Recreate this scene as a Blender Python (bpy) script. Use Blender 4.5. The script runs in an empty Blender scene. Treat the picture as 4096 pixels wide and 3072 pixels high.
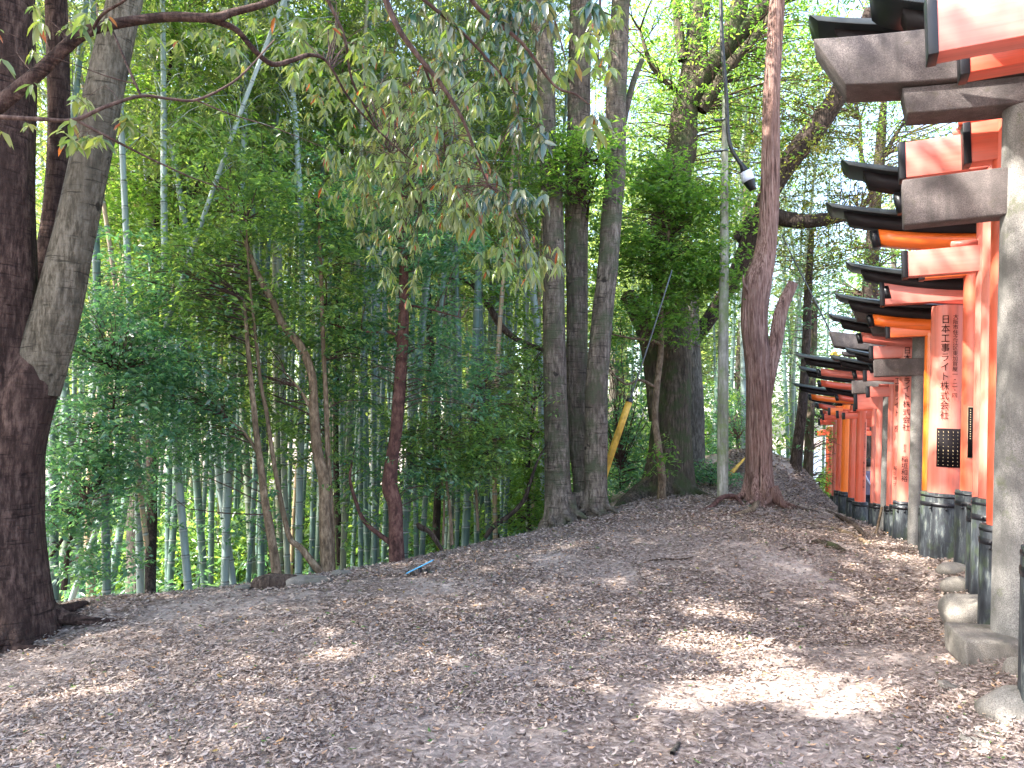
import bpy, math, random
import numpy as np
from mathutils import Vector, Matrix
random.seed(7); RNG = np.random.default_rng(11)
SC = bpy.context.scene
COL = SC.collection
F = 740.0; HOR = 430.0
TH = math.atan((HOR-384)/F); CAMZ = 1.6
EX = np.array
def P(px, py, Y):
    """point at picture column/row (1024x768) and depth Y metres in front of the camera"""
    dx = (px-512)/F; dy = (384-py)/F
    v = EX([dx, math.cos(TH)-dy*math.sin(TH), math.sin(TH)+dy*math.cos(TH)])
    return EX([0, 0, CAMZ]) + v*(Y/v[1])
# ------------------------------------------------------------------ sun
SUN_EL = math.radians(50); SUN_AZ = math.radians(-106)     # azimuth from +Y, negative = left
SUND = EX([math.sin(SUN_AZ)*math.cos(SUN_EL), math.cos(SUN_AZ)*math.cos(SUN_EL), math.sin(SUN_EL)])
# ------------------------------------------------------------------ object helpers
def link(o, parent=None):
    COL.objects.link(o)
    if parent is not None: o.parent = parent
    return o
def tag(o, label, cat, group=None, kind=None):
    if label: o['label'] = label
    if cat: o['category'] = cat
    if group: o['group'] = group
    if kind: o['kind'] = kind
    return o
def empty(name, loc, rz=0.0):
    o = bpy.data.objects.new(name, None); COL.objects.link(o)
    o.location = loc; o.rotation_euler = (0, 0, rz); o.empty_display_size = .2
    return o
def mesh_np(name, V, FL, sizes, mat, smooth=False):
    """V Nx3, FL flat loop indices, sizes per-face counts"""
    me = bpy.data.meshes.new(name)
    V = np.asarray(V, dtype=np.float32); FL = np.asarray(FL, dtype=np.int32); sizes = np.asarray(sizes, dtype=np.int32)
    me.vertices.add(len(V)); me.vertices.foreach_set('co', V.ravel())
    me.loops.add(len(FL)); me.loops.foreach_set('vertex_index', FL)
    me.polygons.add(len(sizes))
    st = np.zeros(len(sizes), dtype=np.int32); st[1:] = np.cumsum(sizes)[:-1]
    me.polygons.foreach_set('loop_start', st)
    me.update(calc_edges=True); me.validate()
    if smooth: me.polygons.foreach_set('use_smooth', np.ones(len(me.polygons), dtype=bool))
    if mat: me.materials.append(mat)
    return me
class MB:
    def __init__(s): s.V = []; s.FL = []; s.S = []; s.n = 0
    def add(s, V, faces):
        V = np.asarray(V, dtype=float)
        for f in faces: s.FL.extend([i+s.n for i in f]); s.S.append(len(f))
        s.V.append(V); s.n += len(V); return s
    def addflat(s, V, FL, S):
        s.V.append(np.asarray(V, dtype=float)); s.FL.extend((np.asarray(FL)+s.n).tolist()); s.S.extend(list(S)); s.n += len(V); return s
    def box(s, x0, x1, y0, y1, z0, z1):
        V = [(x0,y0,z0),(x1,y0,z0),(x1,y1,z0),(x0,y1,z0),(x0,y0,z1),(x1,y0,z1),(x1,y1,z1),(x0,y1,z1)]
        return s.add(V, [(3,2,1,0),(4,5,6,7),(0,1,5,4),(1,2,6,5),(2,3,7,6),(3,0,4,7)])
    def build(s, name, mat, parent=None, smooth=False, bevel=0):
        me = mesh_np(name, np.concatenate(s.V), s.FL, s.S, mat, smooth)
        o = bpy.data.objects.new(name, me); link(o, parent)
        if bevel:
            m = o.modifiers.new('bevel', 'BEVEL'); m.width = bevel; m.segments = 2; m.limit_method = 'ANGLE'
        return o
def catmull(P_, k):
    P_ = np.asarray(P_, dtype=float); n = len(P_)
    if n < 3 or k <= 1: 
        t = np.linspace(0, n-1, (n-1)*k+1); i = np.minimum(t.astype(int), n-2); f = (t-i)[:, None]
        return P_[i]*(1-f)+P_[i+1]*f
    Q = np.vstack([2*P_[0]-P_[1], P_, 2*P_[-1]-P_[-2]]); out = []
    for i in range(n-1):
        a, b, c, d = Q[i:i+4]
        for j in range(k):
            t = j/k
            out.append(.5*((2*b)+(-a+c)*t+(2*a-5*b+4*c-d)*t*t+(-a+3*b-3*c+d)*t**3))
    out.append(P_[-1]); return np.array(out)
def tube(mb, pts, rad, seg=10, k=4, noise=0.0, flare=None, cap=True, seed=0, ridge=0.0):
    """tapered limb along pts; flare=(height, amount, lobes) widens and lobes the foot"""
    A = np.column_stack([np.asarray(pts, float), np.asarray(rad, float)])
    A = catmull(A, k); C = A[:, :3]; R = np.maximum(A[:, 3], .0015)
    T = np.gradient(C, axis=0); T /= np.linalg.norm(T, axis=1)[:, None]
    ref = EX([1., .13, 0.]) if abs(T[:, 2]).mean() > .5 else EX([0., .1, 1.])
    U = np.cross(ref, T); U /= np.linalg.norm(U, axis=1)[:, None]; W = np.cross(T, U)
    a = np.linspace(0, 2*math.pi, seg, endpoint=False)
    rg = np.random.default_rng(seed+5)
    ph = rg.uniform(0, 6.28, 12)
    arc = np.concatenate([[0], np.cumsum(np.linalg.norm(np.diff(C, axis=0), axis=1))])
    AA, LL = np.meshgrid(a, arc)
    M = np.ones_like(AA)
    if noise:
        M += noise*(.5*np.sin(2*AA+ph[0]+LL*1.3)+.4*np.sin(3*AA+ph[1]-LL*2.1)+.3*np.sin(AA+ph[2]+LL*4.3)+.3*np.sin(5*AA+ph[3]+LL*.7)+.25*np.sin(AA*2+ph[5]+LL*9.))
    if ridge: M += ridge*np.sin(7*AA+ph[6]+.6*np.sin(LL*2+ph[7]))*1.0+ridge*.6*np.sin(12*AA+ph[8]+LL*.5)
    if flare:
        h, am, lb = flare
        w = np.exp(-LL/h*2.2)
        M += am*w*(.55+.45*np.sin(lb*AA+ph[4])+.25*np.sin((lb+2)*AA+ph[5]))
    V = C[:, None, :]+(R[:, None]*M)[:, :, None]*(np.cos(AA)[:, :, None]*U[:, None, :]+np.sin(AA)[:, :, None]*W[:, None, :])
    n = len(C); V = V.reshape(-1, 3)
    i = np.arange(n-1)[:, None]*seg; j = np.arange(seg)[None, :]; j2 = (j+1) % seg
    q = np.stack([i+j, i+j2, i+seg+j2, i+seg+j], -1).reshape(-1)
    mb.addflat(V, q, [4]*((n-1)*seg))
    if cap: mb.FL.extend([mb.n-seg+t for t in range(seg)]); mb.S.append(seg)
    return mb
# ------------------------------------------------------------------ materials
def newmat(name):
    m = bpy.data.materials.new(name); m.use_nodes = True
    nt = m.node_tree; b = nt.nodes['Principled BSDF']
    return m, nt, b
def N(nt, t, **kw):
    n = nt.nodes.new(t)
    for k_, v in kw.items():
        if k_.startswith('i_'): n.inputs[k_[2:].replace('_', ' ')].default_value = v
        else: setattr(n, k_, v)
    return n
def ramp(nt, fac, stops):
    r = nt.nodes.new('ShaderNodeValToRGB'); cr = r.color_ramp
    while len(cr.elements) < len(stops): cr.elements.new(.5)
    for e, (p, c) in zip(cr.elements, stops): e.position = p; e.color = (*c, 1)
    nt.links.new(fac, r.inputs[0]); return r.outputs[0]
def mapped(nt, scale, coord='Object'):
    tc = N(nt, 'ShaderNodeTexCoord'); mp = N(nt, 'ShaderNodeMapping'); mp.inputs['Scale'].default_value = scale
    nt.links.new(tc.outputs[coord], mp.inputs[0]); return mp.outputs[0]
def noise(nt, vec, scale, detail=4, rough=.55):
    n = N(nt, 'ShaderNodeTexNoise'); n.inputs['Scale'].default_value = scale; n.inputs['Detail'].default_value = detail
    n.inputs['Roughness'].default_value = rough; nt.links.new(vec, n.inputs['Vector']); return n.outputs['Fac']
def mix(nt, a, b, fac):
    m = N(nt, 'ShaderNodeMix'); m.data_type = 'RGBA'
    for s_, v in ((6, a), (7, b)):
        if hasattr(v, 'node'): nt.links.new(v, m.inputs[s_])
        else: m.inputs[s_].default_value = (*v, 1)
    if hasattr(fac, 'node'): nt.links.new(fac, m.inputs[0])
    else: m.inputs[0].default_value = fac
    return m.outputs[2]
def bump(nt, b, h, strength, dist=.02):
    bp = N(nt, 'ShaderNodeBump'); bp.inputs['Strength'].default_value = strength; bp.inputs['Distance'].default_value = dist
    nt.links.new(h, bp.inputs['Height']); nt.links.new(bp.outputs[0], b.inputs['Normal'])
def bark(name, c0, c1, c2, sc=(9, 9, 2.2), s2=1.3, bs=.8, moss=None, lent=False, dist=.02):
    m, nt, b = newmat(name)
    f = noise(nt, mapped(nt, sc), 3.2, 9, .72); f2 = noise(nt, mapped(nt, (sc[0]*.5, sc[1]*.5, sc[2]*.5)), 2.0, 5, .6)
    g = noise(nt, mapped(nt, (1, 1, .6)), s2*1.6, 5, .65)
    col = ramp(nt, f, [(.40, c0), (.50, c1), (.62, c2)])
    col = mix(nt, col, tuple(x*.45 for x in c0), ramp(nt, f2, [(.30, (.9, .9, .9)), (.45, (0, 0, 0))]))
    col = mix(nt, col, tuple(x*.5 for x in c1), ramp(nt, g, [(.45, (0, 0, 0)), (.62, (.7, .7, .7))]))
    a = N(nt, 'ShaderNodeMath', operation='ADD'); nt.links.new(f, a.inputs[0]); nt.links.new(f2, a.inputs[1]); h = a.outputs[0]
    if lent:   # horizontal lenticel rings and knots
        e = noise(nt, mapped(nt, (2.5, 2.5, 26)), 1.5, 5, .65)
        col = mix(nt, col, tuple(x*.4 for x in c0), ramp(nt, e, [(.57, (0, 0, 0)), (.66, (.85, .85, .85))]))
        k = noise(nt, mapped(nt, (5, 5, 5)), 1.3, 2, .5)
        col = mix(nt, col, tuple(x*.35 for x in c0), ramp(nt, k, [(.70, (0, 0, 0)), (.74, (.9, .9, .9))]))
        a2 = N(nt, 'ShaderNodeMath', operation='SUBTRACT'); nt.links.new(h, a2.inputs[0]); nt.links.new(e, a2.inputs[1]); h = a2.outputs[0]
    if moss:
        e = noise(nt, mapped(nt, (1, 1, 1)), 2.6, 6, .7)
        col = mix(nt, col, moss, ramp(nt, e, [(.47, (0, 0, 0)), (.60, (.85, .85, .85))]))
    nt.links.new(col, b.inputs['Base Color']); b.inputs['Roughness'].default_value = .92
    b.inputs['Specular IOR Level'].default_value = .2
    bump(nt, b, h, min(1, bs*1.2), dist*2.2); return m
def leafmat(name, stops, trans=.4, tcol=(1.3, 1.25, .5), rough=.38, spec=.5, bright=1.0):
    m, nt, b = newmat(name)
    g = N(nt, 'ShaderNodeNewGeometry'); rp = g.outputs['Random Per Island']
    col = ramp(nt, rp, [(p, tuple(x*bright for x in c)) for p, c in stops])
    nt.links.new(col, b.inputs['Base Color']); b.inputs['Roughness'].default_value = rough
    b.inputs['Specular IOR Level'].default_value = spec
    t = N(nt, 'ShaderNodeBsdfTranslucent'); mm = N(nt, 'ShaderNodeMix'); mm.data_type = 'RGBA'; mm.blend_type = 'MULTIPLY'
    mm.inputs[0].default_value = 1; nt.links.new(col, mm.inputs[6]); mm.inputs[7].default_value = (*[x*2 for x in tcol], 1)
    nt.links.new(mm.outputs[2], t.inputs[0])
    ms = N(nt, 'ShaderNodeMixShader'); ms.inputs[0].default_value = trans
    nt.links.new(b.outputs[0], ms.inputs[1]); nt.links.new(t.outputs[0], ms.inputs[2])
    nt.links.new(ms.outputs[0], nt.nodes['Material Output'].inputs[0]); return m
def plain(name, col, rough=.5, spec=.5, var=.25, sc=6, bmp=.1, metal=0):
    m, nt, b = newmat(name); f = noise(nt, mapped(nt, (1, 1, 1)), sc, 5)
    nt.links.new(ramp(nt, f, [(.3, tuple(x*(1-var) for x in col)), (.7, tuple(min(1, x*(1+var)) for x in col))]), b.inputs['Base Color'])
    b.inputs['Roughness'].default_value = rough; b.inputs['Specular IOR Level'].default_value = spec; b.inputs['Metallic'].default_value = metal
    if bmp: bump(nt, b, f, bmp, .01)
    return m
def paint(name, col, wear, rough=.42, grain=(14, 14, .5)):
    """lacquered wood: long grain streaks, dulled and chipped patches"""
    m, nt, b = newmat(name)
    f = noise(nt, mapped(nt, grain), 2.0, 6, .6); g = noise(nt, mapped(nt, (1, 1, .7)), 2.2, 4, .6)
    col1 = ramp(nt, f, [(.25, tuple(x*.72 for x in col)), (.5, col), (.8, tuple(min(1, x*1.15+.01) for x in col))])
    col2 = mix(nt, col1, wear, ramp(nt, g, [(.42, (0, 0, 0)), (.75, (.7, .7, .7))]))
    k = noise(nt, mapped(nt, (9, 9, 2.5)), 3.0, 6, .7)
    col3 = mix(nt, col2, (.16, .035, .02), ramp(nt, k, [(.69, (0, 0, 0)), (.73, (.7, .7, .7))]))
    st = noise(nt, mapped(nt, tuple(x*1.6 if x > 2 else x*.8 for x in grain)), 2.4, 5, .7)
    col3 = mix(nt, col3, tuple(x*.62+.02 for x in wear), ramp(nt, st, [(.56, (0, 0, 0)), (.68, (.55, .55, .55))]))
    nt.links.new(col3, b.inputs['Base Color']); b.inputs['Roughness'].default_value = rough
    b.inputs['Specular IOR Level'].default_value = .6
    bump(nt, b, f, .12, .004); return m
def granite(name, c, moss=(.09, .1, .045)):
    m, nt, b = newmat(name)
    v = mapped(nt, (1, 1, 1)); f = noise(nt, v, 150, 2, .8); g = noise(nt, v, 3.2, 5, .65)
    col = ramp(nt, f, [(.3, tuple(x*.45 for x in c)), (.48, c), (.62, tuple(x*1.5 for x in c))])
    col = mix(nt, col, tuple(x*.5 for x in c), ramp(nt, g, [(.42, (0, 0, 0)), (.6, (.75, .75, .75))]))
    w_ = noise(nt, mapped(nt, (4, 4, .5)), 2.2, 5, .65); col = mix(nt, col, tuple(x*.45 for x in c), ramp(nt, w_, [(.52, (0, 0, 0)), (.64, (.6, .6, .6))]))
    col = mix(nt, col, moss, ramp(nt, noise(nt, v, 5.5, 4, .7), [(.58, (0, 0, 0)), (.7, (.7, .7, .7))]))
    nt.links.new(col, b.inputs['Base Color']); b.inputs['Roughness'].default_value = .85
    bump(nt, b, f, .5, .008); return m
M = {}
M['bark_left'] = bark('bark_left', (.036, .02, .017), (.09, .053, .043), (.18, .115, .092), sc=(9, 9, 2), lent=True, bs=.8)
M['bark_left_limb'] = bark('bark_left_limb', (.07, .057, .04), (.155, .13, .095), (.235, .20, .155), lent=True, bs=.6)
M['bark_three'] = bark('bark_three', (.065, .053, .044), (.15, .122, .098), (.25, .212, .172), sc=(8, 8, 1.6), lent=True, bs=.6, moss=(.075, .085, .05))
M['bark_cedar'] = bark('bark_cedar', (.08, .04, .032), (.33, .19, .155), (.48, .34, .285), sc=(16, 16, .8), bs=1.0, dist=.035)
M['bark_red'] = bark('bark_red', (.05, .025, .022), (.115, .055, .045), (.18, .10, .08), sc=(6, 6, 3), bs=.6)
M['bark_tan'] = bark('bark_tan', (.10, .07, .045), (.20, .14, .09), (.32, .24, .16), sc=(8, 8, 3), bs=.5)
M['bark_dark'] = bark('bark_dark', (.02, .015, .012), (.05, .035, .028), (.10, .075, .06), bs=.7)
M['bark_mossy'] = bark('bark_mossy', (.045, .035, .026), (.11, .085, .062), (.19, .15, .11), sc=(10, 10, 1.4), bs=1.0, moss=(.06, .08, .03), dist=.04)
M['bark_grey'] = bark('bark_grey', (.06, .055, .045), (.13, .115, .095), (.22, .20, .17), sc=(11, 11, 1.4), bs=1.0, dist=.03)
M['twig'] = bark('twig', (.05, .03, .025), (.09, .055, .045), (.15, .10, .08), bs=.3)
M['dead_wood'] = bark('dead_wood', (.04, .028, .022), (.10, .07, .055), (.19, .145, .115), sc=(12, 12, 3))
M['leaf_dark'] = leafmat('leaf_dark', [(0, (.055, .12, .06)), (.45, (.10, .19, .075)), (.8, (.16, .26, .085)), (1, (.27, .36, .12))], trans=.5, rough=.3, spec=.8)
M['leaf_teal'] = leafmat('leaf_teal', [(0, (.05, .12, .09)), (.5, (.085, .17, .12)), (.9, (.14, .23, .135)), (1, (.24, .33, .17))], trans=.48, rough=.26, spec=1.0, tcol=(1.0, 1.25, .55))
M['leaf_bright'] = leafmat('leaf_bright', [(0, (.05, .12, .035)), (.5, (.09, .18, .045)), (1, (.17, .26, .07))], trans=.55)
M['leaf_far'] = leafmat('leaf_far', [(0, (.065, .11, .055)), (.5, (.105, .155, .075)), (1, (.17, .22, .11))], trans=.55, rough=.5)
M['leaf_bamboo'] = leafmat('leaf_bamboo', [(0, (.075, .12, .055)), (.6, (.12, .165, .07)), (1, (.20, .24, .11))], trans=.55, rough=.5)
M['leaf_olive'] = leafmat('leaf_olive', [(0, (.045, .055, .02)), (.5, (.08, .085, .03)), (.85, (.10, .12, .035)), (1, (.14, .10, .03))], trans=.45, rough=.45)
M['leaf_near'] = leafmat('leaf_near', [(0, (.05, .10, .05)), (.25, (.11, .155, .07)), (.55, (.20, .225, .14)), (.75, (.15, .24, .06)), (.965, (.20, .19, .08)), (.97, (.28, .07, .03)), (1, (.25, .06, .03))], trans=.45, rough=.3, spec=.8, tcol=(1.2, 1.15, .5))
M['leaf_glossy'] = leafmat('leaf_glossy', [(0, (.02, .055, .04)), (.5, (.03, .075, .05)), (.8, (.12, .13, .06)), (1, (.17, .17, .08))], trans=.25, rough=.22, spec=1.0)
M['leaf_canopy'] = leafmat('leaf_canopy', [(0, (.03, .08, .02)), (1, (.08, .15, .03))], trans=.4)
M['litter'] = leafmat('litter', [(0, (.06, .042, .036)), (.18, (.16, .12, .102)), (.5, (.29, .232, .205)), (.85, (.40, .335, .30)), (.955, (.50, .40, .32)), (.985, (.42, .22, .10)), (.995, (.06, .13, .05)), (1, (.12, .2, .05))], trans=.12, tcol=(1, .8, .6), rough=.75, spec=.12)  # darkest leaf tones also stand in for shadows under the leaves
def groundmat():
    m, nt, b = newmat('soil'); v = mapped(nt, (1, 1, 1))
    f = noise(nt, v, 26, 8, .7); g = noise(nt, v, .9, 4, .6); s = noise(nt, v, 140, 3, .7)
    col = ramp(nt, f, [(.36, (.07, .05, .042)), (.5, (.20, .158, .138)), (.64, (.34, .285, .255))])
    col = mix(nt, col, (.44, .38, .345), ramp(nt, g, [(.48, (0, 0, 0)), (.66, (.6, .6, .6))]))
    col = mix(nt, col, (.07, .05, .04), ramp(nt, s, [(.58, (0, 0, 0)), (.66, (.6, .6, .6))]))
    nt.links.new(col, b.inputs['Base Color']); b.inputs['Roughness'].default_value = .95
    b.inputs['Specular IOR Level'].default_value = .15
    bump(nt, b, f, .8, .02); return m
M['soil'] = groundmat()
def bamboomat(name, c, c2, per=.32):
    m, nt, b = newmat(name); tc = N(nt, 'ShaderNodeTexCoord'); sp = N(nt, 'ShaderNodeSeparateXYZ'); nt.links.new(tc.outputs['Object'], sp.inputs[0])
    md = N(nt, 'ShaderNodeMath', operation='FLOORED_MODULO'); md.inputs[1].default_value = per; nt.links.new(sp.outputs[2], md.inputs[0])
    dv = N(nt, 'ShaderNodeMath', operation='DIVIDE'); dv.inputs[1].default_value = per; nt.links.new(md.outputs[0], dv.inputs[0])
    f = noise(nt, mapped(nt, (6, 6, .8)), 2.0, 5); oi = N(nt, 'ShaderNodeObjectInfo')
    base = mix(nt, c, c2, ramp(nt, f, [(.35, (0, 0, 0)), (.65, (1, 1, 1))]))
    base = mix(nt, base, (.20, .19, .10), ramp(nt, oi.outputs['Random'], [(.72, (0, 0, 0)), (1, (.9, .9, .9))]))
    ring = ramp(nt, dv.outputs[0], [(0, (.30, .33, .30)), (.035, (.06, .07, .05)), (.06, (0, 0, 0)), (.90, (0, 0, 0)), (.97, (.25, .3, .27)), (1, (.33, .37, .34))])
    ms = ramp(nt, dv.outputs[0], [(0, (.9, .9, .9)), (.05, (.8, .8, .8)), (.08, (0, 0, 0)), (.91, (0, 0, 0)), (.96, (.7, .7, .7)), (1, (.9, .9, .9))])
    col = mix(nt, base, ring, ms); nt.links.new(col, b.inputs['Base Color']); b.inputs['Roughness'].default_value = .42
    b.inputs['Specular IOR Level'].default_value = .5; return m
M['culm'] = bamboomat('culm', (.065, .12, .098), (.12, .19, .16))
M['culm_pale'] = bamboomat('culm_pale', (.20, .27, .25), (.30, .37, .35))
M['culm_tan'] = bamboomat('culm_tan', (.30, .21, .12), (.38, .29, .18))
M['salmon'] = paint('salmon', (.62, .155, .105), (.60, .24, .20), .38)
M['vermilion'] = paint('vermilion', (.66, .10, .045), (.60, .17, .11), .38)
M['orange'] = paint('orange', (.84, .17, .015), (.78, .17, .03), .28)
M['salmon_beam'] = paint('salmon_beam', (.60, .14, .10), (.58, .22, .19), .4, grain=(.6, 14, 14))
M['vermilion_beam'] = paint('vermilion_beam', (.66, .09, .04), (.60, .16, .10), .4, grain=(.6, 14, 14))
M['orange_beam'] = paint('orange_beam', (.82, .15, .015), (.76, .16, .03), .35, grain=(.6, 14, 14))
M['black'] = plain('black', (.009, .009, .012), .38, .4, .4, 7, .08)
M['black_dull'] = plain('black_dull', (.014, .010, .011), .6, .3, .4, 7, .1)
M['roof'] = plain('roof', (.016, .021, .023), .35, .5, .35, 5, .05)
M['ink'] = plain('ink', (.008, .006, .007), .7, .1, .1, 20, 0)
M['gold'] = plain('gold', (.45, .36, .22), .45, .5, .2, 20, 0)
M['stone'] = granite('stone', (.19, .18, .165))
M['stone_dark'] = granite('stone_dark', (.115, .095, .09), (.07, .06, .04))
M['found'] = granite('found', (.19, .17, .145), (.10, .10, .06))
def sleevemat():
    m, nt, b = newmat('charred_sleeve')
    f = noise(nt, mapped(nt, (12, 12, 2.4)), 1.7, 8, .75); g = noise(nt, mapped(nt, (1.3, 1.3, 1)), 2.2, 5, .7)
    col = ramp(nt, f, [(.3, (.006, .007, .010)), (.48, (.016, .020, .026)), (.56, (.05, .06, .065)), (.64, (.16, .17, .15)), (.75, (.26, .26, .21))])
    col = mix(nt, col, (.045, .065, .025), ramp(nt, g, [(.5, (0, 0, 0)), (.62, (.75, .75, .75))]))
    nt.links.new(col, b.inputs['Base Color']); b.inputs['Roughness'].default_value = .6; bump(nt, b, f, .6, .008); return m
M['sleeve'] = sleevemat()
M['yellow'] = plain('yellow', (.58, .34, .045), .5, .4, .35, 9, .05)
M['wire'] = plain('wire', (.10, .11, .12), .45, .5, .1, 5, 0, .6)
M['cable'] = plain('cable', (.02, .02, .02), .5)
M['blue'] = plain('blue', (.07, .30, .50), .35, .5, .08, 4, 0)
M['white'] = plain('white', (.62, .66, .78), .3, .5, .05, 4, 0)
M['pole'] = bark('pole', (.20, .19, .15), (.33, .32, .27), (.46, .44, .38), sc=(5, 5, .8), bs=.15, moss=(.17, .22, .09))
M['skin'] = plain('skin', (.55, .34, .25), .5, .4, .05, 5, 0)
M['hair'] = plain('hair', (.02, .015, .013), .5, .4, .3, 30, .1)
M['shirt'] = plain('shirt', (.20, .19, .27), .9, .2, .12, 12, .1)
M['trousers'] = plain('trousers', (.025, .025, .035), .9, .2, .2, 12, .1)
M['roofing'] = plain('roofing', (.75, .77, .80), .5, .5, .1, 3, .05)
M['wallpale'] = plain('wallpale', (.18, .15, .13), .8, .3, .15, 3, .05)
# ------------------------------------------------------------------ torii table (px of left pillar foot, foot y, depth, width px, kind, roof tip px/y, tie beam left end px/ytop/ybot, sleeve height)
TOR = [
 dict(px=1080, by=706, Y=3.7, w=72, c='vermilion', cb='salmon_beam', roof=(905, -95), nuki=(927, 0, 60), sh=.75, az=25),
 dict(px=1080, by=672, Y=4.2, w=48, c='vermilion', cb='vermilion_beam', roof=(872, -60), nuki=(959, 40, 79), sh=.6, az=25),
 dict(px=1019, by=645, Y=5.0, w=47, c='stone', roof=(814, 49, 846, 94), shim=(905, 84, 120), nuki=(903, 183, 228), az=25),
 dict(px=1003, by=622, Y=5.5, w=30, c='vermilion', cb='vermilion_beam', roof=(869, 4), nuki=(963, 127, 166), sh=.7, az=25),
 dict(px=994, by=606, Y=6.0, w=29, c='salmon', cb='salmon_beam', roof=(808, 26), nuki=(899, 146, 181), sh=.85, az=25),
 dict(px=983, by=590, Y=6.7, w=21, c='salmon', cb='salmon_beam', roof=(840, 165), nuki=(902, 253, 278), sh=.75, az=25),
 dict(px=971, by=566, Y=7.6, w=21, c='vermilion', cb='orange_beam', roof=(825, 206), nuki=(919, 258, 280), sh=.76, az=25),
 dict(px=945, by=559, Y=8.4, w=33, c='salmon', cb='salmon_beam', roof=(845, 264), nuki=(880, 284, 306), sh=.74, az=25),
 dict(px=927, by=553, Y=8.9, w=11, c='orange', cb='orange_beam', roof=(834.5, 295), nuki=(885.5, 324, 338), sh=.55, az=24),
 dict(px=914, by=546, Y=9.3, w=12, c='stone', roof=(847, 298, 857, 320), shim=(872, 320, 335), nuki=(874, 360, 377), az=24),
 dict(px=904, by=541, Y=9.8, w=15, c='salmon', cb='salmon_beam', roof=(828, 315), nuki=(869, 347, 359), sh=.52, az=23),
 dict(px=896, by=537, Y=10.3, w=9, c='salmon', cb='salmon_beam', roof=(845, 349), nuki=(863, 371, 381), sh=.44, az=23),
 dict(px=890, by=534, Y=10.7, w=8, c='salmon', cb='salmon_beam', roof=(830, 356), nuki=(866, 387, 397), sh=.4, az=22),
 dict(px=883.5, by=532, Y=11.2, w=7, c='stone', roof=(829, 332, 834, 347), shim=(843, 348, 356), nuki=(852, 381, 394), az=22),
 dict(px=878, by=530, Y=11.8, w=7.5, c='salmon', cb='salmon_beam', roof=(795, 354), nuki=(854, 395, 409), sh=.42, az=21),
 dict(px=872, by=526, Y=12.5, w=4.5, c='salmon', cb='vermilion_beam', roof=(832, 367), nuki=(853, 404, 411), sh=.38, az=21),
 dict(px=859.5, by=523, Y=13.3, w=10, c='vermilion', cb='vermilion_beam', roof=(798, 367), nuki=(842, 413, 419), sh=.38, az=20),
 dict(px=851.5, by=519, Y=14.6, w=7.5, c='vermilion', cb='vermilion_beam', roof=(818, 383), nuki=(836, 411, 418), sh=.42, az=20),
 dict(px=844.5, by=515, Y=16.0, w=8.5, c='orange', cb='orange_beam', roof=(792, 383), nuki=(828, 408, 415), sh=.5, az=19),
 dict(px=838.5, by=513, Y=17.2, w=7, c='vermilion', cb='vermilion_beam', roof=(801, 393), nuki=(822, 414, 420), sh=.52, az=19),
 dict(px=834, by=512, Y=18.4, w=5.5, c='salmon', cb='vermilion_beam', roof=(806, 400), nuki=(818, 419, 425), sh=.4, az=18),
 dict(px=828.5, by=513, Y=20.0, w=8, c='vermilion', cb='vermilion_beam', roof=(802, 409), nuki=(815, 431, 435.5), sh=.5, az=18),
]
for t in TOR: t['g'] = P(t['px'], t['by'], t['Y'])
# ------------------------------------------------------------------ ground
ctrl = [P(*a) for a in [(28,640,6.5),(90,612,7.0),(74,604,7.4),(150,597,7.9),(220,589,8.4),(300,579,9),(350,572,9.2),(400,563,9.6),(480,545,10.5),(545,530,11.4),(600,513,12.3),(650,502,13.6),(700,497,14.2),(759,502,13),(800,512,12.5),(640,490,16),(680,486,16.5),
   (770,464,17),(797,464,17.3),(806,480,16.8),(813,503,16.4),(760,463,18.5), (900,600,7.2),(960,640,5.6),(830,540,11),(790,522,11.8)]]
ctrl += [t['g'] for t in TOR]
ctrl += [EX(p, dtype=float) for p in [(0,0,0),(-3,0,0),(3,0,.08),(0,3.4,-.03),(-2.5,3.6,-.06),(2,4,.03),(-1,6,.0),(1,8,.10),(3,8,.17),(2.4,10.5,.33),(4.2,10,.22),(5.6,13,.1),(0,-6,0),(-6,-4,0),(6,-4,.1),
   (-6.5,9.5,-1.2),(-8,12,-1.9),(-4,12.5,-1.5),(-2,11.8,-.9),(0,14.5,-.8),(-6,20,-2.6),(0,20,-1.5),(3,21,.0),(-12,10,-2.2),(-10,6,-1.0),(-3,27,-2.8),(8,26,-1.6),(5,24,.1),(5.6,20,.55),(7.1,18.6,-.35),
   (4.2,2.6,.2),(8,2,.2),(7,6,.15),(8.6,10,-.05),(8.2,13,-.35),(8.3,16.7,-.72),(9.8,20,-1.1),(12,8,0),(15,15,-.9),(-10,0,-.4)]]
ctrl = np.array(ctrl)
def tps_fit(C, lam=.02):
    n = len(C); d = np.linalg.norm(C[:, None, :2]-C[None, :, :2], axis=2); K = np.where(d > 0, d**2*np.log(d+1e-9), 0)+lam*np.eye(n)
    Pm = np.column_stack([np.ones(n), C[:, :2]]); A = np.block([[K, Pm], [Pm.T, np.zeros((3, 3))]])
    return np.linalg.solve(A, np.concatenate([C[:, 2], np.zeros(3)]))
TW = tps_fit(ctrl)
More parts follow.
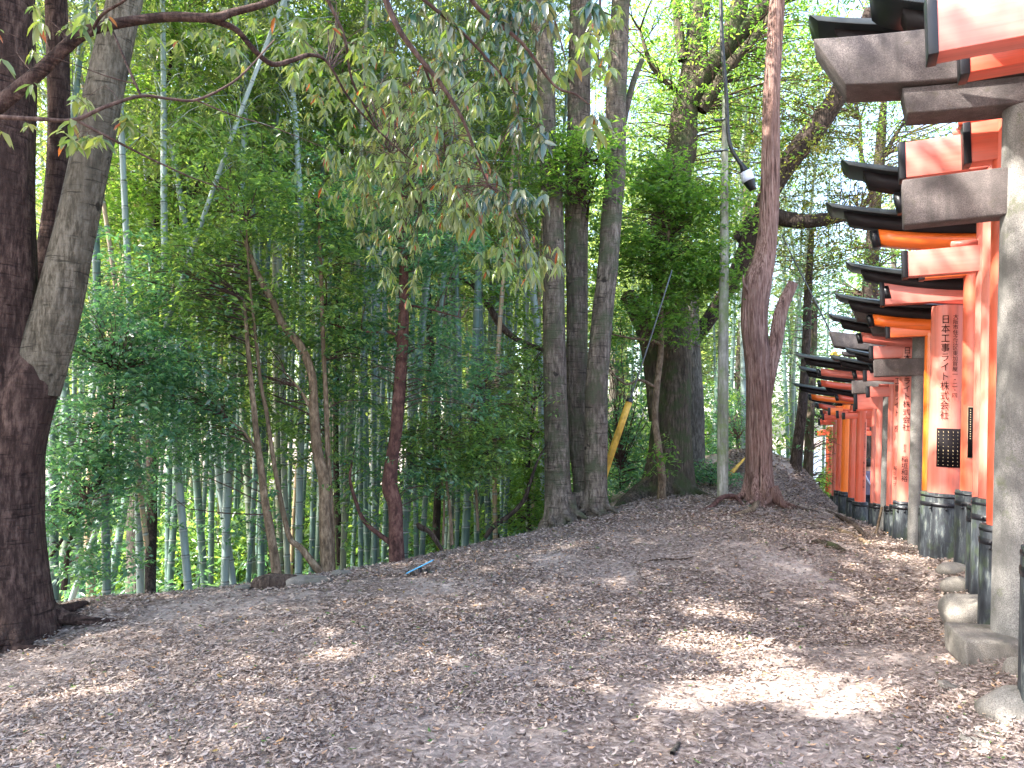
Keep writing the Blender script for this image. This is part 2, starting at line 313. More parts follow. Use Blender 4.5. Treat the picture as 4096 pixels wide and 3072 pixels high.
def gz(x, y, rough=False):
    x = np.atleast_1d(np.asarray(x, float)); y = np.atleast_1d(np.asarray(y, float)); z = np.zeros(x.shape)
    for s in range(0, len(x), 20000):
        xs, ys = x[s:s+20000], y[s:s+20000]
        d2 = (xs[:, None]-ctrl[None, :, 0])**2+(ys[:, None]-ctrl[None, :, 1])**2
        z[s:s+20000] = (.5*d2*np.log(d2+1e-9))@TW[:-3]+TW[-3]+TW[-2]*xs+TW[-1]*ys
    r = np.hypot(x-1, y-9); w = np.clip((r-16)/14, 0, 1); w = w*w*(3-2*w)
    far = -2.2+.02*np.maximum(0, r-30)*np.clip((y-20)/30, 0, 1)*.0
    z = np.clip(z, -4, 2)*(1-w)+far*w
    z += .012*np.sin(x*2.3+y)*np.sin(y*1.9-x*.7)+.008*np.sin(x*5.1+1)*np.sin(y*4.7)
    return z
def G(x, y): return float(gz(x, y)[0])
def gpt(px, py, Y0=8.0):
    """walk the view ray to where it meets the ground"""
    for Y in np.arange(2.5, 40, .05):
        p = P(px, py, Y)
        if p[2] < G(p[0], p[1]): return EX([p[0], p[1], G(p[0], p[1])])
    return P(px, py, Y0)
def axis(lo, hi, st, far):
    a = list(np.arange(lo, hi+1e-6, st)); s = st; v = hi
    while v < far: s *= 1.25; v += s; a.append(v)
    s = st; v = lo
    while v > -far: s *= 1.25; v -= s; a.insert(0, v)
    return np.array(a)
xs = axis(-9, 10, .11, 350); ys = axis(1, 21, .11, 350)
XX, YY = np.meshgrid(xs, ys); ZZ = gz(XX.ravel(), YY.ravel())
near = np.exp(-((np.hypot(XX, YY-8))/14)**2).ravel()
ZZ = ZZ+near*.01*RNG.standard_normal(len(ZZ))
nx, ny = len(xs), len(ys); i = np.arange(ny-1)[:, None]*nx; j = np.arange(nx-1)[None, :]
q = np.stack([i+j, i+j+1, i+nx+j+1, i+nx+j], -1).reshape(-1)
me = mesh_np('ground', np.column_stack([XX.ravel(), YY.ravel(), ZZ]), q, [4]*((nx-1)*(ny-1)), M['soil'], True)
tag(link(bpy.data.objects.new('ground', me)), 'brown leaf-strewn earth rising to a low ridge', None, kind='structure')
# ------------------------------------------------------------------ patches of sun on the ground: gaps in the leaf cover towards the sun
PATCH = [(gpt(*a[:2]), a[2]) for a in [(735,690,.34),(790,684,.38),(850,700,.32),(765,668,.26),(690,700,.22),(720,645,.28),(760,648,.26),(690,640,.18),(712,611,.22),(745,618,.15),
   (600,690,.12),(120,690,.14),(60,700,.12),(690,499,.30),(735,500,.45),(780,500,.25),(800,503,.3),(905,560,.25),(880,545,.2),(1000,738,.2),(950,660,.12),(960,625,.12),(330,660,.15)]]
for tx in (7, 4, 10): 
    tt = TOR[tx]; PATCH.append((tt['g']+EX([-.1, 0, 1.6]), .3)); PATCH.append((tt['g']+EX([-.1, 0, .5]), .22))
PATCH += [(P(752,q,12.8), .22) for q in (480, 440, 400, 350, 290, 230)]; PATCH.append((P(722,430,13.4), .2)); PATCH.append((P(722,480,13.4), .2))
def sunkeep(C):
    keep = np.ones(len(C), bool)
    for p, r in PATCH:
        d = C-p[None, :]; t = d@SUND; k = np.linalg.norm(d-t[:, None]*SUND[None, :], axis=1)
        keep &= ~((k < r) & (t > .3))
    return keep
# ------------------------------------------------------------------ leaves
def unit(v): return v/np.maximum(np.linalg.norm(v, axis=1), 1e-9)[:, None]
def leaf_mesh(mb, C, D, Nn, L, W, hi=False, fold=.25, droop=.15):
    """C base points, D directions, Nn approx normals, L lengths, W widths"""
    n = len(C)
    if n == 0: return
    D = unit(D); S = unit(np.cross(D, Nn)); U = np.cross(S, D)
    L = np.broadcast_to(L, (n,))[:, None]; W = np.broadcast_to(W, (n,))[:, None]
    if hi:
        tpl = [(0,0,0),(.28,-.42,1),(.28,0,0),(.28,.42,1),(.66,-.38,1),(.66,0,0),(.66,.38,1),(1,0,0)]
        fc = [(0,2,1),(0,3,2),(1,2,5,4),(2,3,6,5),(4,5,7),(5,6,7)]
    else:
        tpl = [(0,0,0),(.42,-.5,1),(1,0,0),(.42,.5,1)]; fc = [(0,2,1),(0,3,2)]
    vs = []
    for a, b, c in tpl: vs.append(C+D*L*a+S*W*b+U*(c*fold*W*.5-droop*L*a*a))
    V = np.stack(vs, 1).reshape(-1, 3); k = len(tpl)
    base = (np.arange(n)*k)[:, None]; fl = np.concatenate([np.array(f) for f in fc]); sz = [len(f) for f in fc]
    mb.addflat(V, (base+fl[None, :]).reshape(-1), sz*n)
def clusters(n, cen, rad, shell=.55):
    if shell > .4:   # soft-edged spray, thinned into drifts and gaps
        m = int(n*1.5); v = np.clip(RNG.standard_normal((m, 3)), -1.9, 1.9)*.74; C = np.asarray(cen)[None, :]+v*np.asarray(rad)[None, :]
        f = np.sin(C[:, 0]*3.1+1.7*np.sin(C[:, 2]*2.3))+np.sin(C[:, 2]*4.1+C[:, 0]*1.3+2)+.7*np.sin(C[:, 1]*5.0+C[:, 2]*1.9)
        return C[np.argsort(-(f+RNG.normal(0, .8, m)))[:n]]
    v = unit(RNG.standard_normal((n, 3))); r = RNG.uniform(shell**3, 1, n)**(1/3)
    return np.asarray(cen)[None, :]+v*r[:, None]*np.asarray(rad)[None, :]
def sprig_leaves(mb, CC, per, L, W, spread, flat=.45, hi=False, droop=.2, keep=True, down=0.0):
    """CC sprig centres; per leaves each, arranged both sides of a short drooping twig"""
    n = len(CC); a = RNG.uniform(0, 6.283, n); ax = np.column_stack([np.cos(a), np.sin(a), RNG.uniform(-.5, .25, n)-down]); ax = unit(ax)
    t = RNG.uniform(-.5, .5, (n, per)); side = np.where(RNG.random((n, per)) < .5, -1., 1.)
    up = EX([0, 0, 1.]); sd = unit(np.cross(ax, up[None, :]))
    C = CC[:, None, :]+ax[:, None, :]*(t*spread*2)[:, :, None]+RNG.standard_normal((n, per, 3))*spread*.16
    D = ax[:, None, :]*.7+sd[:, None, :]*side[:, :, None]*.8+RNG.standard_normal((n, per, 3))*.28; D[:, :, 2] -= droop
    Nn = np.zeros((n, per, 3)); Nn[:, :, 2] = 1; Nn += RNG.standard_normal((n, per, 3))*flat
    C = C.reshape(-1, 3); D = D.reshape(-1, 3); Nn = Nn.reshape(-1, 3)
    if keep: k_ = sunkeep(C); C, D, Nn = C[k_], D[k_], Nn[k_]
    m = len(C); s = RNG.uniform(.65, 1.25, m)
    leaf_mesh(mb, C, D, Nn, L*s, W*s*RNG.uniform(.8, 1.2, m), hi)
def blob(px, py, Y, rx, ry, rz=None):
    k = Y/F; return (P(px, py, Y), (rx*k, (rz if rz else (rx+ry)*.5*k), ry*k))
def twigs(mb, stem, CC, frac=.25, r0=.012, r1=.003, seed=0, off=None):
    """thin boughs from the nearest stem points out to some sprig centres"""
    rg = np.random.default_rng(seed); idx = rg.permutation(len(CC))[:max(1, int(len(CC)*frac))]
    for i_ in idx:
        c = CC[i_]; d = np.linalg.norm(stem-c, axis=1)+np.maximum(0, stem[:, 2]-c[2])*1.2; s = stem[np.argmin(d)]
        L_ = np.linalg.norm(c-s)
        if L_ < .05: continue
        if off is not None and not sunkeep(np.array([c, s*.5+c*.5, s*.8+c*.2])+off).all(): continue
        m1 = s*.66+c*.34+EX([0, 0, .10*L_])+rg.standard_normal(3)*.05*L_; m2 = s*.3+c*.7+EX([0, 0, .08*L_])+rg.standard_normal(3)*.06*L_
        tube(mb, [s, m1, m2, c], [r0, r0*.7, r0*.45, r1], seg=4, k=2, cap=False)
def make_tree(name, label, stems, mat, blobs=(), leaf='leaf_dark', L=.09, W=.034, per=10, spread=.16, group=None, cat='tree', seg=12, noise_=.06, flare=None, tw=.2, ridge=0, droop=.2, twr=.012, extra=None, flat=.45, shell=.45, limb=None):
    """stems: list of ([ (px,py,Y) or xyz arrays ], radii)"""
    base = EX(stems[0][0][0], dtype=float)
    root = empty(name, base); tag(root, label, cat, group)
    mb = MB(); pts = []; lm = MB()
    for i_, (pp, rr) in enumerate(stems):
        if limb and i_ in limb[1]: mb, lm = lm, mb
        pp = [EX(p, dtype=float)-base for p in pp]
        tube(mb, pp, rr, seg=seg if rr[0] > .15 else (14 if rr[0] > .03 else 6), k=5, noise=noise_, flare=flare if i_ == 0 else None, seed=i_+len(name), ridge=ridge)
        pts.append(catmull(np.array(pp), 6))
        if limb and i_ in limb[1]: mb, lm = lm, mb
    mb.build('trunk', mat, root, smooth=True)
    if limb: lm.build('limb', M[limb[0]], root, smooth=True)
    pts = np.concatenate(pts)
    if blobs:
        mt = MB(); ml = MB(); allc = []
        for (cen, rad), n in blobs:
            CC = clusters(n, EX(cen)-base, rad, shell); CC = CC[CC[:, 2] > (gz(CC[:, 0]+base[0], CC[:, 1]+base[1])+.15-base[2])]
            C0 = len(ml.V)
            keepbase = CC+base
            n0 = len(CC)
            # leaves are generated in world space for the sun gaps, then shifted
            tmp = MB(); sprig_leaves(tmp, keepbase, per, L, W, spread, droop=droop, flat=flat)
            if tmp.V: ml.addflat(np.concatenate(tmp.V)-base, tmp.FL, tmp.S)
            allc.append(CC)
        if tw: 
            twigs(mt, pts, np.concatenate(allc), tw, twr, seed=len(label), off=base); mt.build('branches', M['twig'] if tw else mat, root, smooth=True)
        ml.build('foliage', M[leaf], root)
    return root
def px_stem(lst, rr):   # [(px,py,Y)...]
    return ([P(*a) for a in lst], rr)
def roots(base, r, n, seed=0, a0=0, length=3.0, h=.42):
    rg = np.random.default_rng(seed); out = []; base = EX(base, float)
    for i in range(n):
        a = a0+i*6.283/n+rg.uniform(-.3, .3); L_ = r*length*rg.uniform(.7, 1.25); pts = []
        for t, zz in ((.45, h), (.8, h*.42), (1.25, .10), (length*.62, .03), (length, -.05)):
            d = r*t if t < 1.3 else L_*t/length; aa = a+.25*math.sin(t*2+i); x = base[0]+d*math.cos(aa); y = base[1]+d*math.sin(aa); pts.append(EX([x, y, G(x, y)+zz]))
        out.append((pts, [r*.42, r*.34, r*.20, r*.10, r*.03]))
    return out
# ------------------------------------------------------------------ torii
def onplane(t, px, py):
    d = P(px, py, 1.0)-EX([0, 0, CAMZ]); az = math.radians(t['az']); f = EX([math.sin(az), math.cos(az), 0]); r = EX([math.cos(az), -math.sin(az), 0])
    g = t['g']; k = ((g-EX([0, 0, CAMZ]))@f)/(d@f); p = EX([0, 0, CAMZ])+d*k
    return float((p-g)@r), float(p[2]-g[2])
def cylinder(mb, r0, r1, z0, z1, seg=24, cx=0, cy=0, lobes=0, bot=True):
    a = np.linspace(0, 2*math.pi, seg, endpoint=False)
    V = [(cx+r0*math.cos(x), cy+r0*math.sin(x), z0) for x in a]+[(cx+r1*math.cos(x), cy+r1*math.sin(x), z1) for x in a]
    fs = [(i, (i+1) % seg, seg+(i+1) % seg, seg+i) for i in range(seg)]+[tuple(range(seg, 2*seg))]
    if bot: fs.append(tuple(reversed(range(seg))))
    return mb.add(V, fs)
def curved_beam(mb, ht, hb, z0, z1, depth, rise, prof=None, x0=None, x1=None, n=24, ex=2.4):
    """beam along x, half length ht at the top and hb at the bottom, rising at both ends"""
    if prof is None: prof = [(-depth, 0), (depth, 0), (depth, 1), (-depth, 1)]
    m = len(prof); V = []
    lo, hi = (-1, 1) if x0 is None else (x0, x1)
    for i in range(n+1):
        u = lo+(hi-lo)*i/n
        for (yy, v) in prof:
            vv = min(1, v); h = hb+(ht-hb)*vv; x = u*h
            V.append((x, yy, z0+(z1-z0)*v+rise*abs(u)**ex))
    fs = []
    for i in range(n):
        for j in range(m):
            a, b = i*m+j, i*m+(j+1) % m; fs.append((a, a+m, b+m, b))
    fs.append(tuple(range(m))); fs.append(tuple(reversed(range(n*m, n*m+m))))
    return mb.add(V, fs)
FONT_TMP = []
def text_mesh(body, size, spacing=1.0):
    cu = bpy.data.curves.new('lettering', 'FONT'); cu.body = body; cu.size = size; cu.align_x = 'CENTER'; cu.align_y = 'TOP'
    cu.space_line = spacing; cu.resolution_u = 3; o = bpy.data.objects.new('lettering', cu); COL.objects.link(o)
    bpy.context.view_layer.update(); dg = bpy.context.evaluated_depsgraph_get()
    me = bpy.data.meshes.new_from_object(o.evaluated_get(dg), depsgraph=dg)
    bpy.data.objects.remove(o); bpy.data.curves.remove(cu); return me
def inscription(pillar, text, ang, ztop, pitch, size, r, mat='ink', off=.006):
    me = text_mesh('\n'.join(text), size, 1.0); n = len(me.vertices)
    if n == 0: return None
    co = np.empty(n*3, dtype=np.float32); me.vertices.foreach_get('co', co); co = co.reshape(-1, 3)
    y0 = co[:, 1].max(); tot = y0-co[:, 1].min(); want = pitch*(len(text)-1)+size*.92
    # stretch only the line gaps, not the glyphs: find which line every vertex is on
    lp = tot/max(1, len(text)); line = np.clip(((y0-co[:, 1])/((tot-size*.86)/max(1, len(text)-1)) if len(text) > 1 else np.zeros(n)), 0, len(text)-1)
    per = (tot-size*.86)/max(1, len(text)-1); li = np.floor((y0-co[:, 1])/max(per, 1e-6)+.02)
    yy = ztop+(co[:, 1]-y0)*(pitch/max(per, 1e-6) if len(text) > 1 else 1)
    a = ang+co[:, 0]/r
    V = np.column_stack([(r+off)*np.sin(a), -(r+off)*np.cos(a), yy]); me.vertices.foreach_set('co', V.astype(np.float32).ravel())
    me.materials.clear(); me.materials.append(M[mat]); me.update()
    o = bpy.data.objects.new('inscription', me); return link(o, pillar)
def plate(pillar, ang, w, z0, z1, r, mat, off=.008, name='plaque', parent=None, thick=.006):
    mb = MB(); n = 10; V = []
    for i in range(n+1):
        a = ang+(-.5+i/n)*w/r
        for rr in (r+off-thick, r+off):
            for z in (z0, z1): V.append((rr*math.sin(a), -rr*math.cos(a), z))
    fs = []
    for i in range(n):
        a = i*4; b = a+4; fs += [(a+2, b+2, b+3, a+3), (a, a+1, b+1, b), (a+1, a+3, b+3, b+1), (a, b, b+2, a+2)]
    fs += [(0, 2, 3, 1), (n*4, n*4+1, n*4+3, n*4+2)]
    mb.add(V, fs); return mb.build(name, M[mat], parent or pillar)
TLAB = ['nearest red torii, its wide pink beam crossing the top right corner', 'second red torii from the camera, only a black-capped beam showing beneath the nearest beam',
 'grey stone torii with a thick speckled pillar at the right edge of the photo', 'red torii just behind the near stone pillar, its black-capped beam above the stone tie beam',
 'red torii whose large lettering is half hidden by the near stone pillar', 'red torii whose narrow pillar stands left of the half-hidden lettered one',
 'red torii with a slim black plaque on its pillar and a long curved black roof', 'broad pink-red torii pillar with two columns of black lettering and a square black plaque',
 'bright orange torii squeezed between the lettered broad pillar and a stone one', 'slim grey stone torii with slanted lintel ends behind the bright orange torii',
 'red torii with large black company lettering just beyond the slim stone pillar', 'red torii whose lettering is half hidden by the lettered pillar in front',
 'plain red torii left of the half-hidden lettering', 'farthest grey stone torii with a curved pale lintel',
 'sunlit pale red torii left of the farthest stone pillar', 'thin red torii beside the walking visitor', 'red torii with fine lettering down its right side, left of the visitor',
 'plain red torii left of the finely lettered pillar', 'bright orange torii in the far part of the row', 'dull red torii left of the far bright orange one',
 'thin red torii half hidden near the end of the row', 'last red torii of the row with lettering down its pillar']
PILL = {}
def make_torii(k, t):
    g = t['g']; az = math.radians(t['az']); W = 2.0 if k > 2 else 2.3
    if t['c'] == 'stone': W = 2.0
    r = EX([math.cos(az), -math.sin(az), 0]); c = g+r*W/2
    root = empty('torii_gate', c, -az); tag(root, TLAB[k], 'torii gate', 'torii gates standing in a close row')
    pr = t['w']*t['Y']/F/2; lean = .045 if t['c'] != 'stone' else .05
    stone = t['c'] == 'stone'; nL, nz0 = onplane(t, t['nuki'][0], t['nuki'][2]); _, nz1 = onplane(t, t['nuki'][0], t['nuki'][1])
    hn = W/2-nL; rL, rz = onplane(t, *t['roof'][:2]); hr = W/2-rL
    dn = min(pr*.62, .075)
    if stone:
        rL2, rz2 = onplane(t, *t['roof'][2:]); hr2 = W/2-rL2; sL, sz0 = onplane(t, t['shim'][0], t['shim'][2]); _, sz1 = onplane(t, t['shim'][0], t['shim'][1]); hs = W/2-sL
        rise = .15; sz1 = max(sz1, sz0+.15); kz0 = sz1-.0
        b = MB(); curved_beam(b, hr, hr2, rz2-rise, rz-rise, .17, rise); b.build('top_beam', M['stone_dark'], root, bevel=.012)
        b = MB(); curved_beam(b, hs+.02, hs-.01, sz0-rise*.5, rz2-rise-.004, .13, rise*.5); b.build('under_beam', M['stone_dark'], root, bevel=.01)
        b = MB(); b.box(-hn, hn, -.085, .085, nz0, nz1); b.build('tie_beam', M['stone_dark'], root, bevel=.012)
        b = MB(); b.box(-.1, .1, -.07, .07, nz1+.002, sz0-rise*.5-.002); b.build('centre_strut', M['stone_dark'], root, bevel=.01)
        top = sz0-rise*.4
    else:
        s = np.clip((rz-.05)/3.5, .55, 1.25); rise = .27*s
        z_r = rz-rise-.075*s
        b = MB(); dpt = .16*s+.04
        curved_beam(b, hr, hr-.07*s, z_r, z_r+.075*s, dpt, rise, [(-dpt, 0), (dpt, 0), (dpt, .75), (0, 1.45), (-dpt, .75)]); b.build('roof', M['roof'], root, bevel=.004)
        hk = hr-.17*s; kz = z_r-.13*s
        b = MB(); curved_beam(b, hk, hk-.05*s, kz, z_r-.003, .10*s, rise*.93); b.build('top_beam', M['black_dull'], root)
        hs = hr-.42*s; sz = kz-.15*s; e = .06*s
        b = MB(); curved_beam(b, hs-e, hs-e-.02*s, sz, kz-.003, .075*s, rise*.6); b.build('under_beam', M[t['cb']], root)
        for sg in (-1, 1):
            b = MB(); zz = rise*.6*.93
            V = []
            for x, dz in ((hs-e+.002, 0), (hs+.01, .0)):
                for yy in (-.082*s, .082*s): V += [(sg*(x-.02*s), yy, sz-.006+zz), (sg*(x+.01*s), yy, kz+.0+zz)]
            b.add(V, [(0, 1, 3, 2), (4, 6, 7, 5), (0, 4, 5, 1), (2, 3, 7, 6), (0, 2, 6, 4), (1, 5, 7, 3)]); b.build('end_cap', M['black'], root)
        nz1 = max(nz1, nz0+.05)
        b = MB(); b.box(-hn+.045, hn-.045, -dn, dn, nz0, nz1); nb = b.build('tie_beam', M[t['cb']], root, bevel=.004)
        for sg in (-1, 1):
            b = MB(); x0, x1 = sorted((sg*(hn-.05), sg*hn)); b.box(x0, x1, -dn-.006, dn+.006, nz0-.008, nz1+.008); b.build('end_cap', M['black'], nb, bevel=.003)
        for sg in (-1, 1):
            b = MB(); xa = sg*(W/2-lean*nz1+pr*.9); xb = sg*(W/2-lean*nz1+pr+.17*s); x0, x1 = sorted((xa, xb))
            b.box(x0, x1, -dn*.8, dn*.8, nz1+.003, nz1+.05*s); b.build('wedge', M[t['cb']], root)
        if sz-nz1 > .06:
            b = MB(); b.box(-.07*s, .07*s, -.05, .05, nz1+.002, sz-.002); b.build('centre_strut', M[t['cb']], root)
        top = sz+.01
    for sg in (-1, 1):
        b = MB(); seg = 32 if pr > .1 else 20
        nz = 8; a = np.linspace(0, 2*math.pi, seg, endpoint=False); V = []; L_ = top/math.cos(lean)
        z0 = -.25
        for i in range(nz+1):
            z = z0+(L_-z0)*i/nz; rr = pr*(1.03-.10*i/nz)*(1+.006*math.sin(i*2.1+k))
            V += [(rr*math.cos(x), rr*math.sin(x), z) for x in a]
        fs = [(i*seg+j, i*seg+(j+1) % seg, (i+1)*seg+(j+1) % seg, (i+1)*seg+j) for i in range(nz) for j in range(seg)]+[tuple(range(nz*seg, nz*seg+seg))]
        b.add(V, fs); p = b.build('pillar', M['stone' if stone else t['c']], root, smooth=True)
        m = p.modifiers.new('edge', 'EDGE_SPLIT'); m.split_angle = .8
        p.location = (sg*W/2, 0, 0); p.rotation_euler = (0, -sg*math.atan(lean), 0)
        if sg < 0: PILL[k] = (p, pr, t, az)
        if not stone:
            sr = pr*1.32+.008; sh = t['sh']; b = MB(); cylinder(b, sr*1.04, sr, -.2, sh, 15)
            sl = b.build('base_sleeve', M['sleeve'], p, bevel=.006)
            b = MB(); cylinder(b, sr*1.012+.003, sr*1.01+.003, sh*.80, sh*.80+.045, 15, bot=True); cylinder(b, sr*1.006+.003, sr*1.003+.003, sh*.965-.02, sh*.965, 15); b.build('metal_band', M['black'], sl)
            if pr > .05:
                b = MB()
                for q in (-.5, .1, 1.2):
                    for dz in (.012, -.03):
                        a0 = -math.pi/2+q-math.radians(10); cx, cy = (sr*1.05)*math.cos(a0), (sr*1.05)*math.sin(a0)
                        cylinder(b, .014, .010, sh*.80+dz, sh*.80+dz+.02, 8, cx, cy)
                b.build('bolt', M['black'], sl)
    return root
for k, t in enumerate(TOR): make_torii(k, t)
def cam_ang(k):
    p, pr, t, az = PILL[k]; g = t['g']; r = EX([math.cos(az), -math.sin(az), 0]); f = EX([math.sin(az), math.cos(az), 0])
    v = -g; return math.atan2(v@r, -(v@f))
def zat(k, py): return onplane(PILL[k][2], PILL[k][2]['px'], py)[1]
p, pr, t, az = PILL[7]; ca = cam_ang(7); pr *= .99
inscription(p, '日本工事ライト株式会社', ca-.16, zat(7, 317.5), .1065, .088, pr)
inscription(p, '大阪市住之江区東加賀屋一・二・四', ca+.36, zat(7, 316.5), .0585, .056, pr)
pq = plate(p, ca+.20, .275, zat(7, 466.5), zat(7, 428.5), pr, 'ink')
for cl in range(6):
    rows = []
    for rw in range(10): rows.append((cl, rw))
    b = MB()
    for cl_, rw in rows:
        a = ca+.20+(-.42+cl*.165)*.275/pr; zz = zat(7, 430)-.012-rw*.041; h = .022 if rw in (0, 5) else .010; w = .010
        if cl == 2 and rw == 3: continue
        rr = pr+.010
        V = [(rr*math.sin(a+dx/pr), -rr*math.cos(a+dx/pr), zz+dz) for dx, dz in ((-w/2, 0), (w*.1, -.003), (w/2, -h*.6), (0, -h), (-w*.3, -h*.5))]
        b.add(V, [tuple(reversed(range(5)))])
    b.build('engraving', M['gold'], pq)
p, pr, t, az = PILL[6]; ca = cam_ang(6)
fr = plate(p, ca-.02, .088, zat(6, 458), zat(6, 407), pr, 'gold', off=.006, name='plaque_frame')
pq = plate(p, ca-.02, .078, zat(6, 457.4), zat(6, 407.6), pr, 'ink', off=.010, name='plaque', parent=fr)
b = MB()
for cl in (-.018, .016):
    for rw in range(13):
        a = ca-.02+cl/pr; rr = pr+.0115; zz = zat(6, 409)-.008-rw*.024; w = .009
        b.add([(rr*math.sin(a+dx/pr), -rr*math.cos(a+dx/pr), zz+dz) for dx, dz in ((-w/2, 0), (w/2, -.002), (w*.2, -.012), (-w*.4, -.009))], [(3, 2, 1, 0)])
b.build('engraving', M['gold'], fr)
def ins(k, text, y0, y1, size, da=0.0):
    p, pr, t, az = PILL[k]; z0, z1 = zat(k, y0), zat(k, y1); n = len(text)
    inscription(p, text, cam_ang(k)+da, z0, (z0-z1-size*.9)/max(1, n-1), size, pr*.99, off=.004)
ins(10, '日本工事ライト株式会社', 346+2, 430, .088, .0)
ins(10, '副社長', 444, 452, .034, -.1)
ins(10, '稲垣和裕', 456, 481, .078, -.1)
ins(11, '日本工事ライト（株）', 362, 438, .068, -.3)
ins(11, '稲垣博子', 466, 485, .058, -.35)
ins(4, '建設株式会社　　代表取締役', 262, 455, .13, .62)
ins(16, '東京都中央区日本橋三・二', 422, 455, .032, .75)
ins(16, '（株）花中央　谷川順一', 458, 489, .04, .6)
ins(21, '運輸倉庫（株）　栃村成樹　株式会社', 430, 487, .07, .1)
# ------------------------------------------------------------------ stones
def stone(name, label, cat, p, rad, mat='found', seed=0, rz=0, flat=1.0, group=None, pw=1.0):
    rg = np.random.default_rng(seed); n, m = 14, 22; V = []
    ph = rg.uniform(0, 6.28, 6)
    for i in range(n+1):
        th = math.pi*i/n
        for j in range(m):
            a = 2*math.pi*j/m; k_ = 1+.07*math.sin(2*a+ph[0])+.05*math.sin(3*a+ph[1]+th*2)+.03*math.sin(5*a+ph[2]-th*3)
            st = math.copysign(abs(math.sin(th))**pw, math.sin(th)); ct = math.copysign(abs(math.cos(th))**pw, math.cos(th))
            V.append((rad[0]*k_*st*math.cos(a), rad[1]*k_*st*math.sin(a), rad[2]*ct*(1+.05*math.sin(3*a+ph[3]))))
    V = np.array(V); V *= (1+.035*np.sin(V[:, 0]*31/max(rad[0], .05)*.2+ph[4])*np.sin(V[:, 1]*23/max(rad[0], .05)*.2+ph[5])+.02*np.sin(V[:, 2]*60+ph[2]))[:, None]
    fs = [(i*m+j, (i+1)*m+j, (i+1)*m+(j+1) % m, i*m+(j+1) % m) for i in range(n) for j in range(m)]
    b = MB(); b.add(V, fs); o = b.build(name, M[mat], smooth=True); o.location = p; o.rotation_euler = (0, 0, rz); return tag(o, label, cat, group)
GS = 'foundation stones under the gate posts'
def onz(px, py, dz=0): p = gpt(px, py); return EX([p[0], p[1], p[2]+dz])
def atY(px, py, Y): p = P(px, py, Y); return p
stone('foundation_stone', 'large rounded foundation stone with a dark crack beside the near stone pillar', 'stone', atY(982, 613, 5.85), (.30, .26, .13), seed=1, pw=.75, group=GS)
cr = MB(); c0 = atY(982, 613, 5.85); tube(cr, [(.05, -.262, .10), (.035, -.275, .05), (.055, -.283, 0), (.04, -.275, -.06)], [.004, .006, .005, .004], seg=4, k=2); cr.build('crack', M['ink'], bpy.data.objects['foundation_stone'])
stone('foundation_stone', 'small smooth grey stone between two black post sleeves', 'stone', atY(957, 586, 6.9), (.13, .12, .085), seed=2, group=GS)
stone('foundation_stone', 'flat mossy stone under the green-stained post sleeve', 'stone', atY(953, 570, 7.5), (.16, .14, .075), seed=3, group=GS)
stone('foundation_stone', 'big pale round foundation stone at the right edge of the photo', 'stone', atY(1021, 716, 3.85), (.20, .18, .14), seed=4, group=GS)
stone('foundation_stone', 'rounded stone half buried in leaves at the right edge above the pale one', 'stone', atY(1018, 674, 4.4), (.075, .09, .09), seed=5, group=GS)
stone('foundation_stone', 'bluish white stone at the foot of the slim stone pillar', 'stone', atY(912, 550, 9.15), (.09, .1, .05), seed=6, group=GS)
stone('foundation_stone', 'pinkish flat boulder by the leaning stake', 'stone', atY(879, 538, 10.9), (.17, .14, .06), seed=7, group=GS)
stone('foundation_stone', 'pale stone at the foot of the far orange post', 'stone', atY(842, 517, 15.2), (.10, .1, .04), seed=8, group=GS)
b = MB(); b.box(-.17, .17, -.24, .24, -.12, .07); o = b.build('stone_block', M['found'], bevel=.018); o.location = atY(983, 648, 5.0)+EX([0, 0, .035]); o.rotation_euler = (0, 0, -math.radians(16)); tag(o, 'rectangular cut stone block in front of the near stone pillar', 'stone block')
b = MB(); b.box(-.03, .03, -.32, .32, -.10, .05); o = b.build('edging_stone', M['found'], bevel=.012); o.location = atY(972, 708, 4.15); o.rotation_euler = (0, 0, math.radians(-4)); tag(o, 'long pinkish edging stone buried in leaves near the lower right corner', 'edging stone')
stone('flat_stone', 'pale flat stone with gravel in the lower right corner', 'stone', atY(1008, 742, 3.62), (.20, .16, .03), seed=11, pw=.7)
stone('cut_stump', 'low brown stump with a hollow top at the edge of the ridge', 'stump', onz(276, 588, .03)+EX([0,0,.02]), (.23, .12, .09), 'dead_wood', seed=12, pw=.7)
stone('rock', 'rough pale rock right of the low stump', 'rock', onz(307, 585, .02), (.26, .12, .07), 'found', seed=13, pw=.6)
stone('rock', 'small pale rock left of the low stump', 'rock', onz(243, 590, .0), (.10, .07, .045), 'found', seed=14, pw=.7)
stone('rock', 'small grey rock behind the rough pale rock', 'rock', onz(341, 576, .0), (.13, .1, .06), 'found', seed=15, pw=.7)
# wooden bits
def stick(name, label, cat, pts, rr, mat='dead_wood', seg=7, noise_=.12, seed=0, k=4):
    base = EX(pts[0], float); b = MB(); tube(b, [EX(p)-base for p in pts], rr, seg=seg, k=k, noise=noise_, seed=seed)
    o = b.build(name, M[mat], smooth=True); o.location = base; return tag(o, label, cat)
stick('wooden_stake', 'thin brown stake leaning beside the pinkish boulder', 'stake', [P(876, 534, 10.7), P(879, 520, 10.72), P(882, 507, 10.75)], [.022, .02, .018], 'bark_tan', seg=5, noise_=0)
def gline(pts, dz=.0): return [onz(a, b_, dz if not isinstance(dz, (list, tuple)) else dz[i]) for i, (a, b_) in enumerate(pts)]
stick('mossy_log', 'short mossy log lying on the slope right of the cedar', 'log', gline([(806, 544), (820, 545), (833, 548), (845, 554)], .015), [.02, .05, .05, .03], 'bark_mossy', seed=3)
stick('fallen_branch', 'long brown branch lying along the foot of the gates', 'branch', gline([(826, 512), (840, 519), (855, 527), (866, 540)], .03), [.03, .045, .045, .02], 'dead_wood', seed=4)
